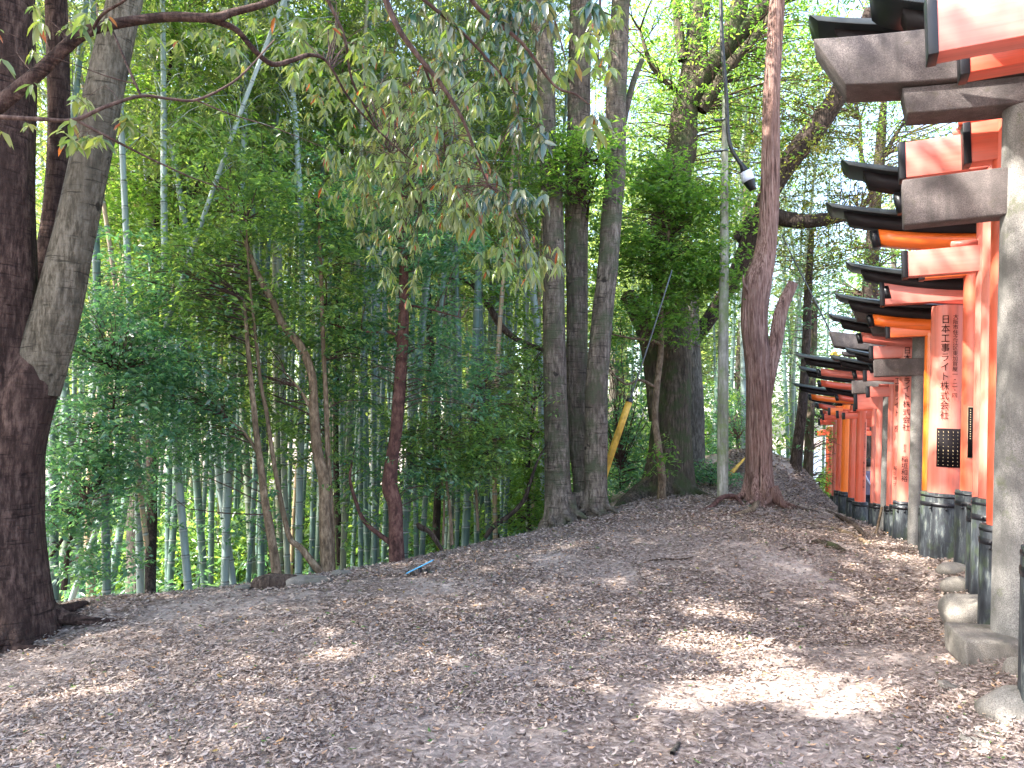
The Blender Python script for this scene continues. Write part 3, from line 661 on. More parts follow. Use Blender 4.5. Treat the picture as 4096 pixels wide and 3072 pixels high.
stick('fallen_branch', 'pale branch on the bank below the long brown one', 'branch', gline([(825, 528), (842, 533), (860, 541), (869, 546)], .02), [.02, .035, .035, .015], 'bark_tan', seed=5)
stick('exposed_root', 'arched root rising from the leaves left of the cedar', 'root', gline([(700, 512), (712, 508), (722, 504), (736, 503), (744, 508)], [0, .03, .11, .10, .0]), [.02, .04, .045, .04, .02], 'bark_red', seed=6)
stick('exposed_root', 'thick pale root running toward the camera from the cedar foot', 'root', gline([(757, 505), (753, 512), (742, 515), (725, 519)], [.04, .04, .03, 0]), [.05, .045, .035, .015], 'bark_tan', seed=7)
stick('exposed_root', 'long dark root crossing the slope right of the cedar', 'root', gline([(778, 503), (790, 507), (805, 511), (822, 513)], [.04, .03, .03, 0]), [.05, .04, .035, .02], 'dead_wood', seed=8)
stick('exposed_root', 'thin flat root fanning left in front of the arched root', 'root', gline([(745, 512), (722, 517), (700, 520)], .012), [.02, .02, .01], 'bark_red', seed=9)
stick('twig', 'thin dark twig lying on the leaves in the middle ground', 'twig', gline([(648, 562), (662, 560), (680, 561), (694, 559)], .012), [.006, .012, .01, .004], 'dead_wood', seg=5)
stick('twig', 'short grey stick end near the bottom right of the path', 'twig', gline([(672, 756), (679, 749)], .012), [.012, .012], 'bark_grey', seg=7)
stick('twig', 'long thin twig lying lower left on the leaves', 'twig', gline([(178, 765), (186, 748), (196, 735)], .010), [.003, .004, .002], 'dead_wood', seg=5)
stick('twig', 'dark twig on the slope below the cut log', 'twig', gline([(780, 552), (795, 549), (812, 557)], .012), [.006, .012, .005], 'dead_wood', seg=5)
b = MB(); b.box(-.155, .155, -.06, .06, -.006, .006); o = b.build('board', M['blue'], bevel=.003); pb = onz(420, 575)
ob = empty('blue_board', pb, .0); tag(ob, 'bright blue board propped up on the leaves by the reddish trunk', 'board')
o.parent = ob; o.location = (0, 0, .085); o.rotation_euler = (math.radians(-5), math.radians(-26), 0)
b = MB(); b.box(-.015, .015, -.05, .05, 0, .085); b.box(.04, .09, -.05, .05, 0, .05); b.build('support', M['black'], ob)
# ------------------------------------------------------------------ support pole, cables, guy guard
base = gpt(728, 499); base = P(722.5, 499, 13.35); base[2] = G(base[0], base[1])-.05
root = empty('support_pole', base); tag(root, 'tall pale pole streaked with green standing left of the cedar', 'pole')
def rel(a, b_=base): return EX(a)-b_
b = MB(); tube(b, [rel(base), rel(P(723, 400, 13.35)), rel(P(724, 250, 13.35)), rel(P(725, 96, 13.35))], [.098, .096, .08, .048], seg=24, k=4); b.build('shaft', M['pole'], root, smooth=True)
for yy, rr in ((120, .03), (151, .04)):
    b = MB(); c = rel(P(724.5, yy, 13.35)); cylinder(b, rr+.03, rr+.03, c[2]-.02, c[2]+.02, 16, c[0], c[1]); b.box(c[0]-.2, c[0]-rr, c[1]-.02, c[1]+.02, c[2]-.018, c[2]+.018); b.build('clamp', M['wire'], root)
def wire(name, label, pts, r, mat='cable', cat='cable'):
    base_ = EX(pts[0]); b = MB(); tube(b, [EX(p)-base_ for p in pts], [r]*len(pts), seg=6, k=5); o = b.build(name, M[mat], smooth=True); o.location = base_; return tag(o, label, cat)
wire('power_cable', 'thick dark cable dropping past the top of the pale pole', [P(720, -30, 12.9), P(722, 40, 12.9), P(726, 90, 12.9), P(729, 140, 12.9), P(738, 160, 12.9), P(744, 168, 12.9)], .035)
wire('power_cable', 'thin sagging line running down behind the cedar stub to the gates', [P(782, 235, 13.5), P(795, 262, 13.2), P(812, 295, 12.8), P(832, 335, 12.4)], .012)
pi = P(741, 163, 12.8); root = empty('insulator', pi); tag(root, 'black and white cable insulator hanging right of the pale pole', 'insulator')
q = [EX(P(a, b_, 12.8))-pi for a, b_ in ((741, 163), (745, 172), (749, 181), (753, 190))]
b = MB(); tube(b, [q[0], q[1]], [.03, .085], seg=12, k=3); b.build('upper_cap', M['black'], root, smooth=True)
b = MB(); tube(b, [q[1], q[2]], [.11, .115], seg=12, k=3); b.build('white_body', M['white'], root, smooth=True)
b = MB(); tube(b, [q[2], q[3]], [.105, .06], seg=12, k=3); b.build('lower_cap', M['black'], root, smooth=True)
b0 = P(603, 474, 12.6); root = empty('guy_wire', P(598, 512, 12.6)); tag(root, 'steel guy wire with a yellow plastic guard slanting behind the three-stem tree', 'guy wire')
o0 = P(598, 512, 12.6)
b = MB(); tube(b, [EX(P(600, 500, 12.6))-o0, EX(P(605, 473, 12.6))-o0, EX(P(629, 402, 12.6))-o0], [.06, .06, .058], seg=14, k=3); b.build('yellow_guard', M['yellow'], root, smooth=True)
b = MB(); tube(b, [EX(P(629, 402, 12.6))-o0, EX(P(630, 398, 12.6))-o0], [.066, .05], seg=14, k=1); b.build('guard_cap', M['black'], root, smooth=True)
b = MB(); tube(b, [EX(P(630, 400, 12.6))-o0, EX(P(650, 340, 12.6))-o0, EX(P(672, 270, 12.6))-o0], [.014]*3, seg=6, k=3); b.build('wire', M['wire'], root, smooth=True)
stick('yellow_marker', 'yellow and black guard stub leaning behind the gates near the curved stone lintel', 'wire guard', [P(838, 362, 24), P(833, 352, 24)], [.1, .1], 'yellow', seg=8, noise_=0)
stick('yellow_marker', 'small yellow guard lying at the back of the mound beside the cedar', 'wire guard', [P(729, 476, 16.4), P(734, 470, 16.4), P(745, 458, 16.8)], [.05, .045, .02], 'yellow', seg=8, noise_=0)
# ------------------------------------------------------------------ visitor
def person():
    foot = EX([8.12, 16.7, 0]); foot[2] = G(foot[0], foot[1])
    x_, _y = P(868.5, 470, 16.7)[0], 0; foot[0] = x_; foot[2] = G(foot[0], 16.7)
    H = P(868, 459.5, 16.7)[2]-foot[2]; s = min(H, 1.72)/1.72; foot[2] = P(868, 459.5, 16.7)[2]-1.72*s
    root = empty('person', foot, math.radians(-18)); tag(root, 'person in a lavender-grey shirt walking away inside the row of gates', 'person'); root.scale = (s, s, s)
    b = MB()
    tube(b, [(0, 0, .88), (0, 0, 1.0), (0, .0, 1.2), (0, .01, 1.38), (0, .01, 1.45), (0, 0, 1.50), (0, -.0, 1.56), (0, 0, 1.64), (0, 0, 1.70), (0, 0, 1.72)], [.14, .145, .15, .165, .10, .055, .075, .088, .065, .02], seg=18, k=4)
    for sg in (-1, 1):
        tube(b, [(sg*.09, 0, .92), (sg*.10, .03*sg, .5), (sg*.10, -.03*sg, .09), (sg*.10, -.03*sg, .03)], [.085, .06, .042, .045], seg=12, k=4)
        tube(b, [(sg*.10, -.06*sg, .035), (sg*.10, .06-.03*sg, .03), (sg*.10, .15-.03*sg, .02)], [.04, .045, .02], seg=10, k=3)
        tube(b, [(sg*.14, 0, 1.40), (sg*.20, 0, 1.36), (sg*.235, -.02, 1.12), (sg*.24, .04, .90), (sg*.24, .06, .82)], [.06, .056, .045, .032, .026], seg=12, k=4)
        tube(b, [(sg*.24, .06, .83), (sg*.24, .07, .76)], [.03, .033], seg=8, k=2)
        for f_ in range(4): tube(b, [(sg*.24, .05+.018*f_, .77), (sg*.238, .055+.018*f_, .72), (sg*.23, .06+.018*f_, .68+.01*abs(f_-1.5))], [.009, .008, .006], seg=6, k=2)
        tube(b, [(sg*.23, .09, .80), (sg*.215, .11, .75), (sg*.21, .11, .72)], [.011, .009, .007], seg=6, k=2)
    b.build('body', M['skin'], root, smooth=True)
    b = MB(); tube(b, [(0, 0, .86), (0, 0, 1.0), (0, 0, 1.2), (0, .01, 1.385), (0, .01, 1.455), (0, 0, 1.475)], [.165, .165, .168, .185, .12, .07], seg=20, k=4, noise=.03)
    for sg in (-1, 1): tube(b, [(sg*.13, 0, 1.40), (sg*.205, 0, 1.37), (sg*.24, -.015, 1.14)], [.075, .072, .07], seg=12, k=4, noise=.04)
    b.build('shirt', M['shirt'], root, smooth=True)
    b = MB(); tube(b, [(0, 0, .80), (0, 0, .95)], [.15, .15], seg=16, k=2)
    for sg in (-1, 1): tube(b, [(sg*.085, 0, .92), (sg*.10, .03*sg, .5), (sg*.10, -.03*sg, .09)], [.105, .08, .065], seg=12, k=4, noise=.04)
    b.build('trousers', M['trousers'], root, smooth=True)
    b = MB(); tube(b, [(0, -.02, 1.545), (0, -.02, 1.62), (0, -.01, 1.69), (0, 0, 1.735)], [.075, .096, .085, .03], seg=16, k=4, noise=.04); b.build('hair', M['hair'], root, smooth=True)
    b = MB(); tube(b, [(-.13, -.15, 1.42), (-.04, -.19, 1.2), (.08, -.185, 1.0)], [.02, .022, .02], seg=6, k=3); b.build('bag_strap', M['white'], root)
person()
# ------------------------------------------------------------------ main trees
QD = 1.75   # foliage density scale
def blobs(lst): return [(blob(*a[:5]), max(6, int(a[5]*QD))) for a in lst]
make_tree('left_tree', 'huge forked dark brown trunk with flared roots at the left edge of the photo', [
    px_stem([(3,650,6.5),(3,600,6.5),(1,540,6.5),(0,460,6.5),(0,380,6.5),(-3,300,6.45),(-5,180,6.4),(-4,80,6.4),(-4,-60,6.4),(10,-400,7.0)], [.36,.345,.335,.34,.335,.31,.30,.31,.30,.26]),
    px_stem([(36,392,6.5),(45,355,6.5),(57,313,6.5),(70,255,6.52),(83,196,6.55),(103,98,6.6),(125,0,6.65),(150,-110,6.7)], [.19,.20,.19,.175,.165,.162,.145,.12]),
    px_stem([(-6,600,6.5),(0,540,6.48),(7,470,6.46),(17,420,6.46),(29,380,6.48),(40,350,6.52)], [.28,.27,.26,.255,.235,.16]),
    px_stem([(30,400,6.9),(38,330,7.0),(46,270,7.1),(55,196,7.2),(59,118,7.2),(56,0,7.2),(52,-120,7.2)], [.14,.12,.11,.10,.10,.10,.08]),
   ]+roots(P(3,628,6.5), .33, 9, 13, .15, 3.0, .62), M['bark_left'], [((EX([-5.8,6.2,10.8]), (4.2,3.6,1.2)), 2800)], 'leaf_canopy', L=.15, W=.06, per=8, spread=.3, tw=.04, twr=.02, seg=40, noise_=.025, flare=(.55,.5,5), ridge=.012, limb=('bark_left_limb', (1,)))  # unseen crown, placed and thickened to shade the ground
rt = bpy.data.objects['left_tree']
make_tree('three_stem_tree', 'tall grey-brown tree with three straight stems rising from one root on the ridge', [
    px_stem([(560,534,11.3),(560,515,11.35),(558,480,11.4),(557,440,11.4),(555,380,11.4),(554,310,11.4),(554,253,11.4),(551,181,11.4),(547,145,11.4),(545,54,11.4),(535,0,11.4),(520,-90,11.4)], [.25,.215,.20,.19,.178,.17,.165,.165,.15,.14,.14,.12]),
    px_stem([(585,520,11.8),(583,480,11.85),(579,440,11.9),(577,380,11.9),(577,300,11.9),(577,200,11.9),(579,100,11.9),(581,0,11.9),(584,-120,11.9)], [.2,.16,.175,.18,.175,.19,.19,.185,.15]),
    px_stem([(597,528,11.4),(597,510,11.45),(596,470,11.5),(596,430,11.5),(597,380,11.5),(603,310,11.5),(607,275,11.5),(611,220,11.5),(615,170,11.5),(616,100,11.5),(619,40,11.5),(622,-20,11.5),(630,-110,11.5)], [.21,.175,.178,.178,.172,.165,.163,.165,.165,.16,.15,.14,.12]),
    px_stem([(616,214,11.6),(618,160,11.7),(624,120,11.8),(634,80,11.9),(642,60,12)], [.06,.065,.055,.05,.045]),
   ]+roots(P(561,524,11.35), .24, 7, 3, .4)+roots(P(596,520,11.45), .2, 6, 4, .1)+roots(P(579,522,11.6), .22, 5, 5, .7), M['bark_three'], [((EX([-1.6,10.6,11.2]), (4.0,3.4,1.3)), 1600),((EX([2.4,12.0,11.6]), (3.0,3.0,1.3)), 350)], 'leaf_canopy', L=.14, W=.055, per=8, spread=.28, tw=.03, twr=.02, seg=32, noise_=.035, flare=(.55,.55,5), ridge=.01)  # unseen crown, larger part set to the left to shade the ground
make_tree('cedar_tree', 'reddish shaggy-barked cedar with a bend and a sawn-off side stem, right of the pale pole', [
    px_stem([(760,512,12.9),(760,500,12.95),(759,470,13),(759,430,13),(759,400,13),(758,365,13),(754,325,13),(755,300,13),(758,280,13),(764,260,13),(768,230,13),(770,181,13),(772,90,13),(777,0,13),(782,-120,13)], [.30,.26,.22,.215,.21,.22,.225,.235,.235,.19,.165,.16,.145,.132,.12]),
    px_stem([(763,400,13.0),(769,372,12.95),(775,347,12.95),(781,311,12.95),(793,283,12.95)], [.14,.13,.125,.115,.09]),
    px_stem([(771,490,12.8),(778,500,12.7),(786,508,12.6)], [.14,.10,.03]),
    px_stem([(753,302,12.9),(748,292,12.85),(744,284,12.8),(743,275,12.8)], [.05,.03,.022,.012]),
   ]+roots(P(759,501,12.95), .25, 8, 8, .2, 3.4, .5), M['bark_cedar'], [((P(800,-110,13.5), (3.4,3.0,1.6)), 420)], 'leaf_canopy', L=.14, W=.05, per=8, spread=.28, tw=.03, twr=.02, seg=44, noise_=.03, flare=(.45,.35,4), ridge=.035)
make_tree('mossy_tree', 'broad mossy leaning trunk with spreading roots behind the young tree', [
    px_stem([(668,500,15),(668,480,15),(670,440,15),(673,390,15),(672,330,15.2),(668,290,15.4)], [.62,.50,.40,.36,.36,.34]),
    px_stem([(655,490,14.9),(640,496,14.7),(622,508,14.2),(610,520,13.6)], [.32,.22,.14,.05]),
    px_stem([(660,420,15),(652,350,15.2),(640,315,15.5),(628,295,15.7)], [.2,.22,.22,.18]),
    px_stem([(683,488,14.9),(693,496,14.6),(700,501,14.4)], [.22,.12,.04]),
    px_stem([(668,300,15.4),(664,240,15.5),(670,200,16),(680,155,16.2),(685,110,16.4),(695,60,16.6),(698,20,16.8),(706,-40,17)], [.30,.30,.32,.34,.30,.26,.24,.22]),
    px_stem([(684,110,16.4),(700,80,16.4),(724,50,16.3),(735,20,16.2),(745,-20,16.2)], [.28,.26,.24,.20,.16]),
    px_stem([(700,110,16.3),(720,80,16.2),(733,62,16),(752,40,16),(775,10,16)], [.16,.14,.12,.1,.07]),
    px_stem([(724,50,16.3),(745,28,16.2),(768,6,16.2),(800,-8,16.2),(850,-12,16)], [.2,.19,.18,.15,.1]),
    px_stem([(683,60,16.5),(679,30,16.6),(676,0,16.7),(672,-40,16.8)], [.12,.11,.10,.09]),
    px_stem([(676,90,16.4),(660,75,16.4),(650,62,16.4),(640,30,16.4)], [.09,.07,.06,.03]),
   ]+roots(P(668,500,15), .42, 7, 17, .3, 2.8, .6), M['bark_mossy'], blobs([(700,30,16.5,70,60,260),(640,110,16.5,45,60,140),(740,70,17,70,60,200),(790,40,17,70,50,200),(760,140,17,50,50,120)]), 'leaf_bright', L=.11, W=.04, per=10, spread=.24, tw=.12, twr=.02, seg=28, noise_=.06, flare=(.5,.3,5), ridge=.03)
make_tree('grey_tree', 'dark grey bare trunk standing behind the pale pole and the mossy tree', [
    px_stem([(690,492,16.8),(692,440,16.9),(692,390,17),(690,330,17.2),(690,270,17.3)], [.34,.29,.25,.22,.2])], M['bark_grey'], [], seg=20)
make_tree('leaning_tree', 'thick dark limb slanting up to the right behind the cedar', [
    px_stem([(690,345,17.5),(715,310,17.3),(735,275,17),(752,235,16.6),(768,195,16.3),(790,160,16.1),(815,130,15.9),(838,95,15.7),(850,60,15.5),(870,10,15.3)], [.16,.17,.19,.20,.22,.23,.23,.2,.16,.12]),
    px_stem([(735,240,16.8),(760,214,16.6),(785,219,16.4),(810,221,16.2),(838,217,16.1),(860,214,16)], [.12,.16,.17,.15,.13,.08])],
    M['bark_dark'], blobs([(815,180,16.5,55,60,260),(845,120,16.5,60,60,200),(800,110,17,45,45,130),(870,190,16.5,40,50,110),(800,240,17,45,30,90),(850,250,17,40,30,60)]), 'leaf_olive', L=.085, W=.036, per=10, spread=.2, tw=.12, twr=.014, seg=16)
make_tree('thin_tree', 'thin dark trunk on the mound at the back, right of the cedar', [px_stem([(796,480,17),(796,462,17.1),(802,410,17.2),(806,350,17.4),(808,290,17.6),(812,230,18)], [.20,.13,.11,.10,.09,.06])], M['bark_dark'],
    blobs([(812,330,18,30,50,60),(800,380,18,30,50,45),(825,290,19,40,40,70)]), 'leaf_teal', L=.09, W=.035, tw=.15, spread=.2)
make_tree('thin_tree', 'straight thin brown trunk just right of the dark one on the mound', [px_stem([(808,478,18),(810,420,18.1),(813,360,18.2),(815,300,18.4)], [.12,.1,.09,.07])], M['bark_mossy'],
    blobs([(835,455,18.8,14,30,40),(822,440,19.5,16,30,40)]), 'leaf_bright', L=.09, W=.035, tw=.3, spread=.2)
make_tree('young_tree', 'young tree with a pale crooked stem and leafy crown left of the pale pole', [
    px_stem([(661,501,13.8),(662,480,13.8),(659,450,13.8),(655,420,13.8),(657,385,13.8),(661,350,13.8),(661,310,13.8),(667,270,13.8),(669,230,13.8),(671,180,13.8)], [.085,.072,.062,.06,.06,.055,.05,.042,.03,.015]),
    px_stem([(662,345,13.8),(650,340,13.6),(630,338,13.4),(612,334,13.3)], [.035,.03,.022,.012]),
    px_stem([(657,388,13.8),(640,380,13.6),(625,384,13.4),(608,368,13.3)], [.03,.025,.02,.01]),
    px_stem([(660,320,13.8),(675,305,13.9),(693,290,14),(703,283,14)], [.03,.028,.02,.012]),
    px_stem([(660,500,13.7),(658,470,13.5),(652,460,13.4)], [.01,.01,.005])],
    M['bark_tan'], blobs([(668,200,13.8,40,26,210),(650,235,13.6,42,28,220),(700,215,14,40,30,200),(668,270,13.8,50,28,230),(710,270,14,30,25,110),(640,305,13.6,34,24,110),(700,310,14,30,24,80),(655,455,13.3,20,12,24),(662,170,13.8,25,14,80)]), 'leaf_bright', L=.105, W=.042, tw=.2, twr=.012, spread=.2)
# trees along the ridge
make_tree('reddish_tree', 'single reddish-brown knobbly trunk standing alone on the slope', [
    px_stem([(398,580,9.3),(397,560,9.3),(396,535,9.3),(395,505,9.3),(390,487,9.3),(392,460,9.3),(396,432,9.3),(398,405,9.3),(401,370,9.3),(403,334,9.3),(404,290,9.3),(403,240,9.3),(402,190,9.3)], [.115,.098,.092,.09,.102,.085,.08,.082,.078,.072,.062,.05,.035]),
    px_stem([(394,545,9.3),(380,535,9.25),(365,522,9.2),(357,505,9.2),(350,480,9.2),(352,462,9.2)], [.035,.03,.026,.022,.018,.01]),
    px_stem([(399,345,9.3),(392,333,9.3),(370,332,9.3),(345,328,9.3),(325,322,9.3)], [.025,.02,.017,.014,.007]),
    px_stem([(404,305,9.3),(425,308,9.3),(440,312,9.3),(462,318,9.3)], [.02,.014,.01,.006])],
    M['bark_red'], blobs([(395,200,9.3,60,40,150),(440,250,9.5,50,40,130),(365,250,9.3,50,35,120),(445,330,9.6,45,30,90),(360,345,9.5,40,30,80),(440,395,9.8,40,28,90),(355,390,9.8,40,25,60),(370,480,9.8,35,35,50),(430,480,10.2,35,35,55)]), 'leaf_teal', L=.085, W=.034, tw=.07, spread=.15, twr=.009)
make_tree('tan_tree', 'pale tan forked tree with its foot at the ridge edge left of the reddish trunk', [
    px_stem([(328,582,9.0),(327,560,9.0),(325,520,9.0),(324,480,9.0),(317,450,9.0),(314,410,9.0),(312,375,9.0),(300,345,9.0),(283,325,9.0),(272,300,9.0),(258,275,9.0),(245,240,9)], [.098,.08,.073,.07,.066,.058,.05,.05,.045,.04,.035,.02]),
    px_stem([(332,578,9.05),(332,520,9.1),(328,460,9.1),(326,400,9.1),(323,340,9.1),(321,270,9.1),(318,200,9.1)], [.04,.034,.032,.03,.026,.022,.012]),
    px_stem([(318,420,9.0),(308,403,9),(300,390,9),(285,372,9)], [.03,.024,.018,.008])],
    M['bark_tan'], blobs([(300,230,9.2,60,45,190),(250,280,9.3,55,40,170),(330,300,9.3,45,40,120),(280,350,9.4,50,30,110),(330,400,9.5,45,28,80),(250,400,9.5,40,25,70),(300,450,9.6,45,35,60),(340,500,9.7,30,30,30)]), 'leaf_dark', L=.08, W=.034, tw=.07, spread=.15, twr=.009, flare=(.2,.3,3))
make_tree('crooked_tree', 'thin crooked tan tree curving left from the foot of the forked tan tree', [
    px_stem([(322,574,8.95),(312,562,8.9),(301,548,8.9),(291,540,8.9),(285,520,8.9),(277,480,8.9),(272,450,8.9),(266,410,8.9),(261,385,8.9),(255,330,8.9),(249,275,8.9),(246,220,8.9)], [.05,.042,.036,.034,.03,.028,.026,.024,.022,.018,.014,.008])],
    M['bark_tan'], blobs([(215,250,9,50,45,150),(200,320,9,50,35,140),(240,170,9.2,60,40,160)]), 'leaf_dark', L=.08, W=.034, tw=.07, spread=.15, twr=.008, seg=10)
make_tree('slim_tree', 'slim tan tree curving gently, rising left of the crooked one behind the low stump', [
    px_stem([(277,590,8.7),(276,570,8.7),(270,530,8.7),(265,500,8.7),(260,460,8.7),(256,430,8.7),(253,400,8.7),(249,360,8.8),(244,300,8.8)], [.068,.055,.05,.046,.04,.036,.032,.028,.015]),
    px_stem([(257,452,8.7),(250,440,8.7),(240,428,8.7),(228,420,8.7)], [.022,.018,.014,.006])],
    M['bark_tan'], blobs([(195,390,8.8,48,30,130),(150,300,8.8,55,45,160),(170,430,9,45,25,90),(230,455,9,30,18,30),(190,490,9.4,55,40,60),(250,520,9.2,30,25,22)]), 'leaf_teal', L=.08, W=.035, tw=.07, spread=.15, twr=.008, seg=10)
make_tree('leafy_sapling', 'leafy dark sapling growing just right of the big left trunk', [
    px_stem([(64,590,8.2),(70,540,8.2),(85,500,8.1),(100,480,8.0),(110,430,8),(118,370,8)], [.03,.025,.022,.02,.015,.008]),
    px_stem([(48,560,8.0),(62,540,7.9),(78,512,7.8),(92,500,7.8)], [.02,.018,.013,.006])],
    M['bark_dark'], blobs([(100,400,8,50,35,180),(90,350,8.2,45,40,150),(70,520,7.8,30,18,60),(110,460,8,45,20,100),(150,360,8.2,45,35,130),(95,560,7.9,30,18,40),(130,500,9,50,40,60),(80,470,8.5,35,45,60)]), 'leaf_teal', L=.08, W=.035, tw=.2, spread=.15, twr=.007)
make_tree('yellow_green_tree', 'bright yellow-green leafy tree filling the upper left behind the forked trunk', [
    px_stem([(150,596,8.5),(152,500,9.5),(150,400,10),(155,250,10.5),(165,120,10.5),(175,20,10.5)], [.06,.06,.055,.05,.035,.02]), px_stem([(153,260,10.4),(190,200,10.4),(225,120,10.4)], [.035,.028,.014])],
    M['bark_dark'], blobs([(150,110,10.5,60,60,210),(220,80,10.5,60,50,190),(200,170,10.5,60,50,190),(110,200,10,40,55,130),(150,250,10,50,45,130),(270,150,10.5,55,55,190),(300,70,10.5,50,50,150),(90,60,10.5,40,60,110),(180,20,10.5,70,35,160)]), 'leaf_bright', L=.085, W=.036, tw=.06, spread=.17, twr=.008)
make_tree('tall_leafy_tree', 'tall leafy tree behind the drooping leaves at the top centre', [
    px_stem([(436,540,12.5),(438,450,12.5),(430,330,12.5),(425,200,12.5),(432,80,12.5),(440,-10,12.5)], [.07,.06,.055,.05,.04,.03]), px_stem([(340,565,11.5),(336,450,11.5),(338,300,11.5),(342,150,11.5),(345,10,11.5)], [.05,.045,.04,.03,.02])],
    M['bark_dark'], blobs([(350,110,11.5,60,60,170),(370,30,11.5,60,45,130),(440,70,12.5,55,55,150),(500,90,12.5,50,50,130),(460,170,12.5,60,45,150),(400,290,12.5,50,35,90),(500,230,12.5,50,45,130),(510,310,12.5,40,35,90),(530,180,13,40,45,90)]), 'leaf_bright', L=.09, W=.038, tw=.06, spread=.18, twr=.008)
make_tree('brown_sapling', 'thin brown multi-stem sapling with dark leaves left of the three-stem tree', [
    px_stem([(452,545,10.3),(450,510,10.3),(446,470,10.3),(452,430,10.3)], [.03,.025,.018,.01]), px_stem([(443,545,10.3),(444,500,10.3),(440,470,10.3)], [.02,.016,.01]), px_stem([(478,531,10.8),(476,490,10.8),(470,430,10.8),(474,390,10.8)], [.025,.02,.016,.008])],
    M['bark_tan'], blobs([(450,430,10.4,45,28,130),(478,455,10.8,35,22,90),(410,450,10.2,30,20,60),(480,400,11,40,28,100),(445,475,10.4,40,10,30),(495,470,11.2,30,40,70),(510,400,11.6,30,40,70)]), 'leaf_dark', L=.08, W=.032, tw=.3, spread=.14, twr=.007, seg=8)
make_tree('dead_branch_tree', 'dark crooked stem arching up right from the ridge toward the three-stem tree', [
    px_stem([(485,538,11),(493,527,11),(510,515,11),(524,500,11),(531,480,11),(538,460,11.1),(548,442,11.2)], [.03,.038,.033,.03,.025,.02,.012])], M['bark_dark'], [], seg=10, noise_=.12)
make_tree('snapped_branch', 'short dark snapped branch leaning out over the ridge edge', [
    px_stem([(444,553,10.2),(437,542,10.2),(430,532,10.2),(421,527,10.2),(417,523,10.2)], [.02,.035,.034,.045,.02])], M['dead_wood'], [], seg=10, noise_=.15, cat='branch')
make_tree('mossy_bough', 'thick brown bough slanting across the bamboo above the ridge left of the three stems', [
    px_stem([(430,262,12.5),(450,278,12.5),(470,283,12.5),(488,305,12.5),(500,325,12.5),(515,338,12.4),(530,345,12.4),(548,352,12.3)], [.02,.035,.04,.055,.06,.05,.045,.03])], M['dead_wood'], blobs([(520,350,12.4,25,15,30)]), 'leaf_dark', L=.08, W=.035, seg=10, noise_=.1, cat='branch', tw=.3)
make_tree('hanging_leaf_tree', 'bushy green sapling hiding the foot of the bamboo just left of the three stems', [
    px_stem([(530,530,12.2),(528,500,12.2),(530,450,12.3),(535,400,12.4)], [.03,.025,.02,.01])],
    M['bark_dark'], blobs([(528,470,12.3,22,40,110),(515,420,12.5,28,35,100),(535,505,12.2,20,25,70),(530,380,12.5,25,25,60)]), 'leaf_bright', L=.085, W=.034, tw=.2, spread=.17)
make_tree('side_shoot_tree', 'leafy spray sticking out of the middle of the three stems', [px_stem([(585,230,11.9),(590,200,11.6),(600,165,11.4)], [.03,.02,.01])], M['bark_dark'],
    blobs([(560,145,11.1,45,12,70),(585,180,11.2,30,20,50),(545,170,11.1,25,20,40)]), 'leaf_bright', L=.10, W=.04, tw=.3, spread=.15, cat='branch')
# background greenery right of centre
make_tree('shrub', 'dark fern-like shrub behind the pale pole at ground level', [px_stem([(710,486,16),(712,470,16)], [.02,.01])], M['bark_dark'], blobs([(705,475,16,22,14,60),(725,480,15.8,16,12,36)]), 'leaf_teal', L=.12, W=.03, tw=.3, spread=.2, cat='shrub')
make_tree('shrub', 'green shrub at the back between the cedar and the pole', [px_stem([(738,470,18),(738,440,18)], [.02,.01])], M['bark_dark'], blobs([(738,450,18,18,28,80),(725,420,19,20,40,90)]), 'leaf_teal', L=.11, W=.04, tw=.2, spread=.22, cat='shrub')
make_tree('shrub', 'sunlit yellow-green shrub below the mound beside the farthest gate', [px_stem([(818,510,19.5),(818,490,19.5)], [.02,.01])], M['bark_tan'], blobs([(816,497,19.5,13,12,60),(824,482,20.5,8,8,30)]), 'leaf_bright', L=.12, W=.045, tw=.2, spread=.2, cat='shrub')
make_tree('shrub', 'leafy green shrub in the dark gap left of the mossy tree', [px_stem([(620,490,15.5),(620,470,15.5)], [.02,.01])], M['bark_dark'], blobs([(622,440,15.8,22,45,120),(615,390,16,25,35,90),(640,470,16,14,20,50),(625,340,16,30,35,90)]), 'leaf_teal', L=.10, W=.038, tw=.15, spread=.2, cat='shrub')
make_tree('backdrop_tree', 'tall airy green tree behind the gates with branches against the white sky', [
    px_stem([(862,520,24),(866,400,24),(872,250,24),(880,150,24),(884,100,24)], [.3,.26,.22,.16,.1]), px_stem([(875,200,24),(862,160,24),(860,120,24)], [.12,.08,.04]), px_stem([(876,170,24),(893,140,24),(905,120,24)], [.1,.07,.04])],
    M['bark_dark'], blobs([(880,110,24,60,50,130),(940,100,24,60,50,90),(850,60,24,60,40,110),(900,30,24,70,40,120),(870,330,25,50,40,90),(845,260,25,40,40,90),(900,250,24,50,50,80),(830,330,26,35,50,90),(960,30,24,60,40,90),(990,120,24,50,50,60)]), 'leaf_bright', L=.15, W=.05, tw=.2, twr=.03, spread=.35)
make_tree('backdrop_tree', 'light green tree behind the cedar with white sky showing through', [
    px_stem([(745,480,26),(742,380,26),(748,260,26),(745,150,26)], [.28,.25,.2,.12])],
    M['bark_grey'], blobs([(740,120,26,60,60,140),(700,160,26,50,60,120),(790,90,26,50,60,110),(650,140,26,50,60,130),(720,240,26,50,50,80),(790,300,26,40,40,60),(740,380,26,50,40,70),(640,50,26,60,50,120),(720,30,26,60,50,120)]), 'leaf_bamboo', L=.16, W=.05, tw=.1, twr=.03, spread=.35)
